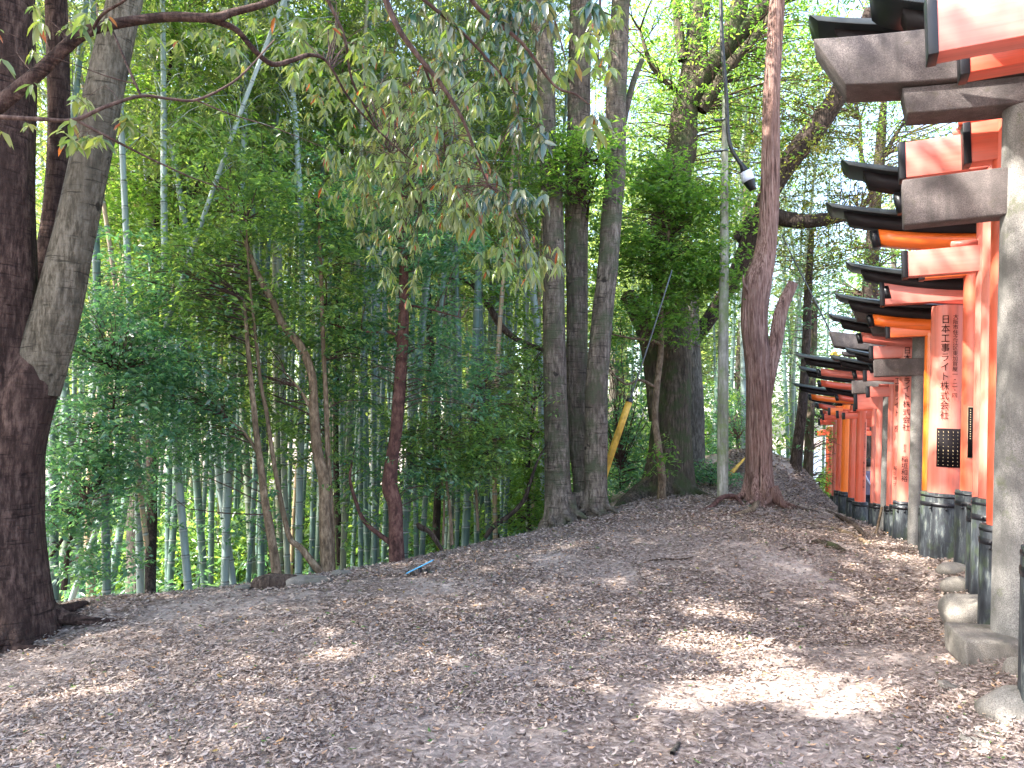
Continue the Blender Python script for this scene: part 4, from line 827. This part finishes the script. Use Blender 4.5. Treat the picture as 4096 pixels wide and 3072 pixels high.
# ------------------------------------------------------------------ bamboo
def bamboo_proto(seed, mat, h=13.0, r=.055, dense=1.0):
    rg = np.random.default_rng(seed); root = empty('bamboo', (0, 0, 0))
    zs = []; rs = []; per = .32; z = 0
    while z < h:
        f = 1-.72*(z/h)**1.5; zs += [z, z+.012, z+.03, z+per*.5, z+per-.03, z+per-.012]; rs += [r*f*1.10, r*f*1.04, r*f*.97, r*f, r*f*.98, r*f*1.06]; z += per
    zs = np.array(zs); rs = np.array(rs); bx = rg.uniform(-.5, .5); by = rg.uniform(-.5, .5); wv = rg.uniform(0, 6, 2)
    cx = bx*(zs/h)**2*2+.05*np.sin(zs*.7+wv[0]); cy = by*(zs/h)**2*2+.05*np.sin(zs*.6+wv[1])
    b = MB(); tube(b, np.column_stack([cx, cy, zs]), rs, seg=9, k=1); b.build('culm', mat, root, smooth=True)
    ml = MB(); mt = MB(); n = int(62*dense); C = []
    for i in range(n):
        zz = rg.uniform(.36, 1.0)**.8*h; a = rg.uniform(0, 6.28); L_ = rg.uniform(.4, 1.5)*(1-.4*zz/h); k_ = np.argmin(abs(zs-zz)); p0 = EX([cx[k_], cy[k_], zz])
        p1 = p0+EX([math.cos(a)*L_, math.sin(a)*L_, rg.uniform(.1, .6)]); 
        tube(mt, [p0, (p0+p1)/2+EX([0, 0, .1]), p1], [.008, .006, .003], seg=3, k=2, cap=False)
        for q in range(3): C.append(p0+(p1-p0)*(.45+.3*q)+rg.standard_normal(3)*.12)
    sprig_leaves(ml, np.array(C), 11, .15, .026, .22, droop=.5, keep=False, flat=.7)
    mt.build('branches', mat, root); ml.build('foliage', M['leaf_bamboo'], root); return root
def copy_thing(o, name=None):
    c = o.copy(); COL.objects.link(c)
    for ch in o.children:
        d = ch.copy(); COL.objects.link(d); d.parent = c
    return c
PRO = [bamboo_proto(1, M['culm']), bamboo_proto(2, M['culm'], r=.05), bamboo_proto(3, M['culm_pale']), bamboo_proto(4, M['culm'], r=.045), bamboo_proto(5, M['culm_tan'], r=.04, dense=.3), bamboo_proto(6, M['culm'], r=.05, dense=1.3)]
USED = set()
def place_bamboo(kind, base, lean=(0, 0), s=1.0, rz=0.0, label=None, group=None, h=1.0):
    o = PRO[kind] if kind not in USED else copy_thing(PRO[kind]); USED.add(kind)
    o.location = base; o.scale = (s, s, h)
    up = Vector((lean[0], lean[1], 1)).normalized(); q_ = Vector((0, 0, 1)).rotation_difference(up) @ Matrix.Rotation(rz, 4, 'Z').to_quaternion()
    o.rotation_mode = 'QUATERNION'; o.rotation_quaternion = q_
    tag(o, label, 'bamboo', group); return o
HB = [  # px,py of visible foot, depth, px,py of a higher point, width px, kind, label
 (42,585,8.2,44,480,8,0,'stout green bamboo half hidden behind the right edge of the big left trunk'),
 (52,596,8.4,54,470,8,1,'dark green bamboo just right of the big left trunk'),
 (69,602,9,162,334,5.5,2,'pale bamboo leaning strongly to the right across the others at the left'),
 (103,603,8.6,105,330,8,0,'thick upright dark teal bamboo between the big left trunk and the pair of slim ones'),
 (91,606,12,97,400,9,4,'tan dead bamboo behind the thick teal one'),
 (139,600,9.2,126,300,7,2,'upright bamboo leaning slightly left beside the tan dead one'),
 (157,597,9,124,355,5,4,'tan dead bamboo leaning left with its foot on the ridge edge'),
 (187,595,9.2,169,330,7.5,2,'pale blue-grey bamboo leaning gently left in the left third'),
 (226,588,9.8,234,405,7.5,2,'bright pale bamboo leaning slightly right before the slim tan tree'),
 (237,586,10,204,316,7,2,'pale bamboo leaning left whose top shows bright against the leaves'),
 (248,585,10.2,254,420,5,0,'thin green bamboo right of the bright pale pair'),
 (264,584,10.4,262,430,6.5,1,'green bamboo behind the foot of the slim tan tree'),
 (290,581,10.4,287,420,6,2,'pale green bamboo between the slim tan tree and the forked tan tree'),
 (302,580,10.2,306,400,7,2,'stout pale bamboo just left of the forked tan tree'),
 (313,578,11,312,400,5.5,0,'green bamboo close behind the forked tan tree'),
 (345,572,10.6,347,400,6,0,'green bamboo right of the forked tan tree'),
 (359,569,11,362,420,5,1,'slim green bamboo halfway between the forked tree and the reddish trunk'),
 (374,566,11.2,378,380,5,0,'slim green bamboo close left of the reddish trunk'),
 (407,560,10.8,415,430,8,0,'thick green bamboo just right of the reddish trunk'),
 (425,556,11.6,434,400,5.5,1,'green bamboo leaning right past the reddish trunk'),
 (465,540,12,467,380,8,0,'thick green bamboo behind the brown saplings'),
 (489,533,12.4,487,280,6.5,0,'tall straight green bamboo right of the brown saplings'),
 (496,531,12,499,280,5,4,'tan bamboo beside the tall straight green one'),
 (475,536,13,474,300,5,1,'slim bamboo between the brown saplings and the tall straight one'),
 (546,500,13.4,533,275,8,2,'bright pale bamboo touching the left side of the three stems'),
 (505,528,13.5,512,250,5,1,'slim green bamboo in the bright gap before the bright pale one'),
 (672,470,19,664,300,6,0,'blue-green bamboo seen between the young tree and the grey trunk'),
 (718,480,20,716,300,7,0,'bamboo standing directly behind the pale pole'),
 (742,470,19,738,300,5.5,2,'slim bamboo between the pale pole and the cedar'),
 (787,462,21,789,320,4,0,'thin bamboo behind the cedar stub on the left'),
 (792,462,20.5,795,320,4.5,1,'thin bamboo behind the cedar stub on the right'),
]
for (px, py, Y, qx, qy, w, kd, lab) in HB:
    p0 = P(px, py, Y); p1 = P(qx, qy, Y); lean = (p1-p0)/(p1[2]-p0[2]); g = G(p0[0], p0[1])
    base = p0+lean*(g-p0[2])-lean*.1; r0 = (.055, .05, .055, .045, .04, .05)[kd]
    place_bamboo(kd, base, (lean[0], lean[1]+RNG.uniform(-.02, .02)), w*Y/F/2/r0*1.05, RNG.uniform(0, 6), lab)
cnt = 0; spots = []
while cnt < 205:
    Y = RNG.uniform(10.5, 27)
    px = RNG.uniform(45, 560) if RNG.random() < .84 else RNG.uniform(600, 830)
    if px > 580 and Y < 19: continue
    x = (px-512)/F*Y
    ridge = np.interp(px, [0, 200, 400, 545, 600], [9.3, 10.3, 11.4, 13, 15])
    if Y < ridge: continue
    if any(min(math.hypot(x-(p_[0]+SUND[0]/SUND[2]*h_), Y-(p_[1]+SUND[1]/SUND[2]*h_)) for h_ in (6, 8, 10, 12, 13.5)) < r_+1.3 for p_, r_ in PATCH[:8]): continue
    if any((x-a)**2+(Y-b_)**2 < .3**2 for a, b_ in spots): continue
    spots.append((x, Y)); cnt += 1
    kd = int(RNG.choice([0, 1, 2, 3, 5, 4], p=[.25, .22, .12, .2, .15, .06]))
    place_bamboo(kd, (x, Y, G(x, Y)-.05), (RNG.normal(0, .028), RNG.normal(0, .028)), RNG.uniform(.7, 1.25), RNG.uniform(0, 6), 'slender bamboo standing in the dense grove beyond the ridge', 'bamboo of the dense grove beyond the ridge')
# ------------------------------------------------------------------ far wood
def far_proto(seed, leaf, h=16):
    rg = np.random.default_rng(seed); root = empty('forest_tree', (0, 0, 0)); b = MB()
    tube(b, [(0, 0, -.5), (.1, 0, h*.3), (-.1, .1, h*.6), (0, 0, h*.92)], [.28, .2, .14, .05], seg=9, k=4, noise=.05); st = np.array([(0, 0, z) for z in np.linspace(h*.2, h*.9, 20)])
    C = []
    for q in range(16):
        a = rg.uniform(0, 6.28); z = rg.uniform(.18, .95)*h; d = rg.uniform(.5, 3.2)*(1.1-z/h*.7); cen = (d*math.cos(a), d*math.sin(a), z)
        C.append(clusters(46, cen, (1.7, 1.7, 1.3), .3)); 
    C = np.concatenate(C); twigs(b, st, C, .05, .05, .01, seed); b.build('trunk', M['bark_grey'], root, smooth=True)
    ml = MB(); sprig_leaves(ml, C, 9, .26, .10, .45, keep=False, flat=.6); ml.build('foliage', M[leaf], root); return root
FP = [far_proto(21, 'leaf_far'), far_proto(22, 'leaf_bamboo'), far_proto(23, 'leaf_far', 14)]
fu = set(); k = 0
for row, (Y, st, x0, x1) in enumerate([(30, 4.2, -27, 9), (38, 4.8, -34, 17), (47, 5.5, -42, 40), (60, 6.5, -55, 62)]):
    x = x0
    while x < x1:
        pxx = 512+F*x/Y
        if not (755 < pxx < 850 and row < 3) and not (row < 2 and pxx > 1000):
            kd = k % 3; o = FP[kd] if kd not in fu else copy_thing(FP[kd]); fu.add(kd); k += 1
            xx = x+RNG.uniform(-1.2, 1.2); yy = Y+RNG.uniform(-2.5, 2.5); o.location = (xx, yy, G(xx, yy)); s = RNG.uniform(.8, 1.25)*(1+.12*row); o.scale = (s, s, s); o.rotation_euler = (0, 0, RNG.uniform(0, 6))
            tag(o, 'leafy tree of the far wood seen as bright green haze behind the bamboo', 'tree', 'trees of the far wood')
        x += st
# bushes low behind the bamboo
bp = empty('bush', (0, 0, 0)); C = clusters(150, (0, 0, .9), (1.5, 1.5, 1.0), .3); ml = MB(); sprig_leaves(ml, C, 9, .16, .06, .25, keep=False, flat=.6); ml.build('foliage', M['leaf_dark'], bp)
b = MB(); twigs(b, np.array([(0, 0, 0), (0, 0, .3)]), C, .08, .02, .004); b.build('stems', M['bark_dark'], bp)
for i_ in range(64):
    o = bp if i_ == 0 else copy_thing(bp); Y = RNG.uniform(15, 30); px = RNG.uniform(30, 600) if i_ < 52 else RNG.uniform(600, 760); x = (px-512)/F*Y
    o.location = (x, Y, G(x, Y)); s = RNG.uniform(.8, 1.5); o.scale = (s, s, s*1.1); o.rotation_euler = (0, 0, RNG.uniform(0, 6)); tag(o, 'low bright green bush on the floor of the bamboo grove', 'bush', 'low bushes in the grove')
n = 9000; Yg = RNG.uniform(9, 27, n); pxg = RNG.uniform(-40, 760, n); xg = (pxg-512)/F*Yg; rd = np.interp(pxg, [-50, 74, 220, 400, 545, 660, 760], [8.6, 8.9, 10.0, 11.4, 13.2, 16.5, 19]); k_ = Yg > rd; xg, Yg = xg[k_], Yg[k_]
b = MB(); sprig_leaves(b, np.column_stack([xg, Yg, gz(xg, Yg)+RNG.gamma(1.5, .16, len(xg))]), 7, .13, .045, .2, keep=False, flat=.5); o = b.build('undergrowth', M['leaf_teal']); tag(o, 'green undergrowth covering the floor of the bamboo grove', 'undergrowth', kind='stuff')
# far building glimpsed below the mound
pb = P(818, 478, 34); root = empty('building', (pb[0], 34, -3)); tag(root, 'pale low building glimpsed left of the farthest gates', 'building')
b = MB(); b.box(-2.2, 3.5, 0, 4, 0, 1.3); b.build('wall', M['wallpale'], root)
b = MB(); b.add([(-2.8, -.6, 1.25), (4, -.6, 1.25), (4, 2.4, 3.6), (-2.8, 2.4, 3.6), (-2.8, -.6, 1.1), (4, -.6, 1.1), (4, 2.4, 3.4), (-2.8, 2.4, 3.4)], [(0, 1, 2, 3), (4, 7, 6, 5), (0, 4, 5, 1), (0, 3, 7, 4), (1, 5, 6, 2), (2, 6, 7, 3)]); b.build('roof', M['roofing'], root)
# ------------------------------------------------------------------ near overhanging branches
def near_leaves(mb, C, L, W, n=6, droop=1.0):
    m = len(C)
    if m == 0: return
    a = RNG.uniform(0, 6.28, (m, 1))+np.arange(n)[None, :]*6.283/n+RNG.normal(0, .2, (m, n))
    dz = -droop*RNG.uniform(.2, 1.3, (m, n))-RNG.uniform(0, .5, (m, 1))
    D = np.stack([np.cos(a), np.sin(a), dz], -1).reshape(-1, 3)
    Nn = np.stack([np.cos(a)*.6, np.sin(a)*.6, np.ones_like(a)], -1).reshape(-1, 3)+RNG.normal(0, .4, (m*n, 3))
    CC = np.repeat(C, n, 0)+RNG.normal(0, .008, (m*n, 3)); s = np.repeat(RNG.uniform(.7, 1.15, m), n)*RNG.uniform(.7, 1.1, m*n)
    k_ = sunkeep(CC); leaf_mesh(mb, CC[k_], D[k_], Nn[k_], L*s[k_], W*s[k_], hi=True, fold=.35, droop=.22)
def near_branch(name, label, limbs, groups, mat='bark_left', leaf='leaf_near', dr=.9, twr=.006):
    base = EX(limbs[0][0][0]); root = empty(name, base); tag(root, label, 'branch')
    b = MB(); pts = []
    for pp, rr in limbs: q_ = [EX(p)-base for p in pp]; tube(b, q_, rr, seg=9, k=5, noise=.06); pts.append(catmull(np.array(q_), 10))
    b.build('limb', M[mat], root, smooth=True); pts = np.concatenate(pts); ml = MB(); mt = MB()
    for (cx, cy, sx, sy, n, Y0, Y1, L, W) in groups:
        px = RNG.normal(cx, sx*.6, n); py = RNG.normal(cy, sy*.6, n); yy = RNG.uniform(Y0, Y1, n)
        C = np.array([P(a, b_, c) for a, b_, c in zip(px, py, yy)])
        t_ = MB(); near_leaves(t_, C, L, W, int(RNG.integers(5, 8)), dr)
        if t_.V: ml.addflat(np.concatenate(t_.V)-base, t_.FL, t_.S)
        twigs(mt, pts, C-base, .5, twr*.8, .002, seed=n, off=base)
    mt.build('twigs', M['twig'], root, smooth=True); ml.build('leaves', M[leaf], root)
near_branch('overhanging_branch', 'big bare brown branch arching across the upper left corner', [
    px_stem([(-30,125,4.3),(0,104,4.3),(39,72,4.3),(78,37,4.3),(110,25,4.35),(166,17,4.4),(212,18,4.4),(231,13,4.45),(275,0,4.5),(310,-25,4.6)], [.052,.048,.042,.036,.032,.030,.028,.024,.02,.015]),
    px_stem([(206,18,4.4),(235,29,4.5),(255,51,4.6),(272,64,4.7),(290,61,4.8),(310,55,4.9),(328,63,5.0),(351,101,5.1),(387,139,5.3),(418,165,5.4)], [.022,.019,.018,.017,.016,.014,.010,.008,.006,.004]),
    px_stem([(141,96,4),(127,65,4.1),(112,29,4.3)], [.007,.007,.006]),
    px_stem([(90,35,4.3),(102,15,4.2),(125,0,4.1),(140,-15,4)], [.01,.009,.008,.006])],
    [(300,40,70,35,60,4.6,7,.13,.045),(60,20,40,20,6,4,5,.12,.04),(330,90,50,40,70,5,7.5,.13,.042),(95,20,14,10,3,4,4.4,.13,.035),(25,60,20,30,4,3.6,4.4,.10,.028),(385,160,30,40,40,5.5,7.5,.13,.04),(200,40,60,25,12,5,7,.13,.045)], 'bark_left')
near_branch('overhanging_branch', 'thin forked branch with pale leaves crossing below the big bare one at the left', [
    px_stem([(-20,115,3.7),(0,117,3.7),(40,119,3.72),(74,120,3.75),(105,107,3.8),(141,96,3.9),(170,99,4),(196,100,4.1),(225,87,4.2),(245,72,4.3),(275,39,4.5)], [.013,.012,.011,.011,.010,.009,.008,.008,.007,.006,.004]),
    px_stem([(78,121,3.76),(108,137,3.8),(137,152,3.9),(166,166,4),(198,180,4.1),(229,190,4.2)], [.008,.007,.006,.005,.004,.003]),
    px_stem([(196,100,4.1),(230,114,4.2),(275,128,4.4),(330,150,4.6)], [.005,.004,.003,.002])],
    [(40,135,30,8,5,3.5,3.9,.105,.036),(88,138,22,10,5,3.6,3.9,.115,.042),(130,122,22,10,5,3.7,4,.10,.038),(85,100,14,10,5,3.8,4.2,.08,.03),(235,120,22,14,6,4,4.4,.09,.034),(190,105,16,16,4,4,4.4,.08,.03)], 'twig', 'leaf_near', .5, .003)
near_branch('overhanging_branch', 'long drooping branch hung with silvery hanging leaves down the top centre', [
    px_stem([(380,-25,5),(386,0,5),(400,31,5),(422,61,5.05),(440,83,5.1),(462,118,5.2),(476,154,5.3),(488,185,5.4)], [.024,.022,.02,.018,.016,.013,.010,.006]),
    px_stem([(320,-15,5.6),(335,15,5.7),(345,40,5.8),(352,80,6),(372,120,6.3),(395,160,6.6),(420,200,6.8)], [.014,.013,.012,.010,.009,.007,.004]),
    px_stem([(422,61,5.05),(436,100,5.4),(445,150,5.8),(448,190,6.2)], [.010,.009,.007,.004])],
    [(430,130,60,60,200,5,7.8,.135,.036),(400,235,25,45,50,6,8,.13,.034),(470,200,45,40,130,5.4,7.8,.135,.036),(370,180,35,50,90,6,8,.125,.034),(440,60,55,45,50,5,7,.13,.042),(510,250,35,25,26,5.5,7,.135,.036),(540,270,18,18,12,5,6,.13,.034)], 'twig', 'leaf_near', 1.5, .005)
near_branch('overhanging_branch', 'branch with large dark glossy leaves hanging left of the three stems', [
    px_stem([(455,-25,3.9),(480,10,4),(521,42,4.1),(554,85,4.2),(575,94,4.25),(590,105,4.3)], [.015,.013,.011,.008,.006,.003]),
    px_stem([(400,-20,3.8),(430,5,3.9),(460,30,4),(490,62,4.1),(512,88,4.2),(520,120,4.3)], [.011,.010,.009,.007,.005,.003]),
    px_stem([(540,-20,3.9),(548,0,4),(556,25,4.1),(566,60,4.2)], [.009,.008,.006,.003])],
    [(520,10,45,16,22,3.7,4.6,.125,.046),(455,60,12,10,3,3.9,4.1,.13,.05),(520,100,16,30,12,3.9,4.6,.13,.048),(540,135,12,14,6,4,4.4,.125,.046),(500,50,26,22,12,4,5.2,.12,.042),(505,195,26,10,12,4.4,5.2,.12,.04),(430,12,20,8,5,3.7,4.2,.12,.045)], 'twig', 'leaf_glossy', 1.4, .004)
near_branch('overhanging_branch', 'spray of olive leaves hanging in front of the three stems', [
    px_stem([(600,-25,4.9),(600,10,4.9),(598,45,4.8),(600,80,4.8)], [.010,.008,.006,.003]),
    px_stem([(600,10,4.9),(622,22,5),(630,40,5)], [.005,.004,.002])],
    [(595,120,12,10,5,4.4,4.8,.15,.05),(560,65,10,10,4,4.2,4.6,.12,.045),(600,50,16,20,8,4.6,5.2,.12,.042),(585,15,22,14,9,4.4,5.2,.12,.042),(610,20,16,12,6,4.6,5.2,.11,.04)], 'twig', 'leaf_near', .9, .004)
# ------------------------------------------------------------------ unseen trees added out of frame to shade the ground, then one grove trunk
def shade(lab, bx, by, h, cr, n, stem=None):
    g = G(bx, by); make_tree('shade_tree', lab, [stem or ([EX([bx, by, g-.1]), EX([bx+.1, by, g+3]), EX([bx, by+.1, g+h*.7]), EX([bx, by, g+h+.8])], [.3, .24, .2, .08])],
        M['bark_grey'], [((EX([bx, by, g+h]), cr), n)], 'leaf_canopy', L=.16, W=.065, per=9, spread=.33, tw=.04, twr=.03, flare=None, seg=14)
shade('big shade tree beyond the left edge of the photo', -11.0, 5.0, 12.0, (4.4, 4.4, 1.6), 2900)
shade('shade tree just outside the left edge of the photo', -7.5, 1.0, 11, (4.2, 3.6, 1.5), 2500)
shade('shade tree behind the camera on the left', -12.0, -1.5, 11.5, (4.0, 3.6, 1.5), 1700)
cx, cy_ = P(142, 400, 13.5)[:2]
shade('stout pale brown trunk deep in the bamboo at the left', cx, cy_, 13.2, (3.0, 2.6, 1.4), 200, ([EX([cx+.1, cy_, G(cx, cy_)-.1]), EX([cx, cy_, 1.5]), EX([cx+.1, cy_, 6]), EX([cx, cy_, 12])], [.26, .20, .19, .12]))
# ------------------------------------------------------------------ leaf litter
def litter(n, Y0, Y1, L, W, pw=1.0, x0=-40, x1=1060, hi=False):
    u = RNG.random(n); Y = Y0+(Y1-Y0)*u**pw; px = RNG.uniform(x0, x1, n); x = (px-512)/F*Y
    z = gz(x, Y); ridge = np.interp(px, [-50, 74, 220, 400, 545, 660, 760, 1060], [7.5, 7.8, 9.0, 10.4, 12.2, 15.5, 19, 19]); k_ = Y < ridge
    # trodden soil shows in drifts
    bare = np.sin(x*1.1+2.0*np.sin(Y*.7))+np.sin(Y*1.7-x*.6+1)+.8*np.sin(x*3.1+Y*2.3); k_ &= (bare < .75) | (RNG.random(n) < .30)
    x, Y, z = x[k_], Y[k_], z[k_]; m = len(x); a = RNG.uniform(0, 6.28, m); s = RNG.uniform(.5, 1.35, m)
    D = np.column_stack([np.cos(a), np.sin(a), RNG.normal(.02, .12, m)]); Nn = np.column_stack([RNG.normal(0, .3, m), RNG.normal(0, .3, m), np.ones(m)])
    C = np.column_stack([x, Y, z+.006+np.abs(RNG.normal(0, .013, m))]); C[:, :2] -= D[:, :2]*L*.5
    return C, D, Nn, L*s, W*s*RNG.uniform(.7, 1.2, m)
b = MB()
for args in [(75000, 3.0, 6.5, .037, .0155, .8, -60, 1080, True), (150000, 6.0, 12, .043, .019, .95, -60, 1060, False), (70000, 10.5, 18.5, .055, .026, 1, 480, 900, False), (26000, 15, 19.2, .07, .034, 1, 690, 835, False)]:
    C, D, Nn, L_, W_ = litter(*args[:8]); leaf_mesh(b, C, D, Nn, L_, W_, hi=args[8], fold=RNG.choice([-.5, .5]), droop=-.15)
o = b.build('leaf_litter', M['litter']); tag(o, 'dry brown fallen leaves covering the earth', 'fallen leaves', kind='stuff')
# ------------------------------------------------------------------ camera, sky, sun
cd = bpy.data.cameras.new('camera'); cam = bpy.data.objects.new('camera', cd); COL.objects.link(cam); SC.camera = cam
cd.sensor_width = 36; cd.lens = F/1024*36; cam.location = (0, 0, CAMZ); cam.rotation_euler = (math.pi/2+TH, 0, 0); cd.clip_end = 2000; cd.clip_start = .05
w = bpy.data.worlds.new('World'); SC.world = w; w.use_nodes = True; nt = w.node_tree
sky = nt.nodes.new('ShaderNodeTexSky'); sky.sky_type = 'NISHITA'; sky.sun_disc = False; sky.sun_elevation = SUN_EL; sky.sun_rotation = SUN_AZ; sky.air_density = 1.0; sky.dust_density = 3.0; sky.ozone_density = .8
nt.links.new(sky.outputs[0], nt.nodes['Background'].inputs[0]); nt.nodes['Background'].inputs[1].default_value = .15
sl = bpy.data.lights.new('sun', 'SUN'); sl.energy = 3.9; sl.angle = math.radians(.5); sl.color = (1, .95, .87); so = bpy.data.objects.new('sun', sl); COL.objects.link(so)
so.rotation_euler = Vector(-SUND).to_track_quat('-Z', 'Y').to_euler()
SC.view_settings.view_transform = 'Standard'; SC.view_settings.look = 'None'; SC.view_settings.gamma = 1; SC.view_settings.exposure = 2.87
cy = SC.cycles; SC.render.engine = 'CYCLES'; cy.max_bounces = 6; cy.diffuse_bounces = 4; cy.glossy_bounces = 2; cy.transmission_bounces = 4; cy.sample_clamp_indirect = 6
cy.use_denoising = True
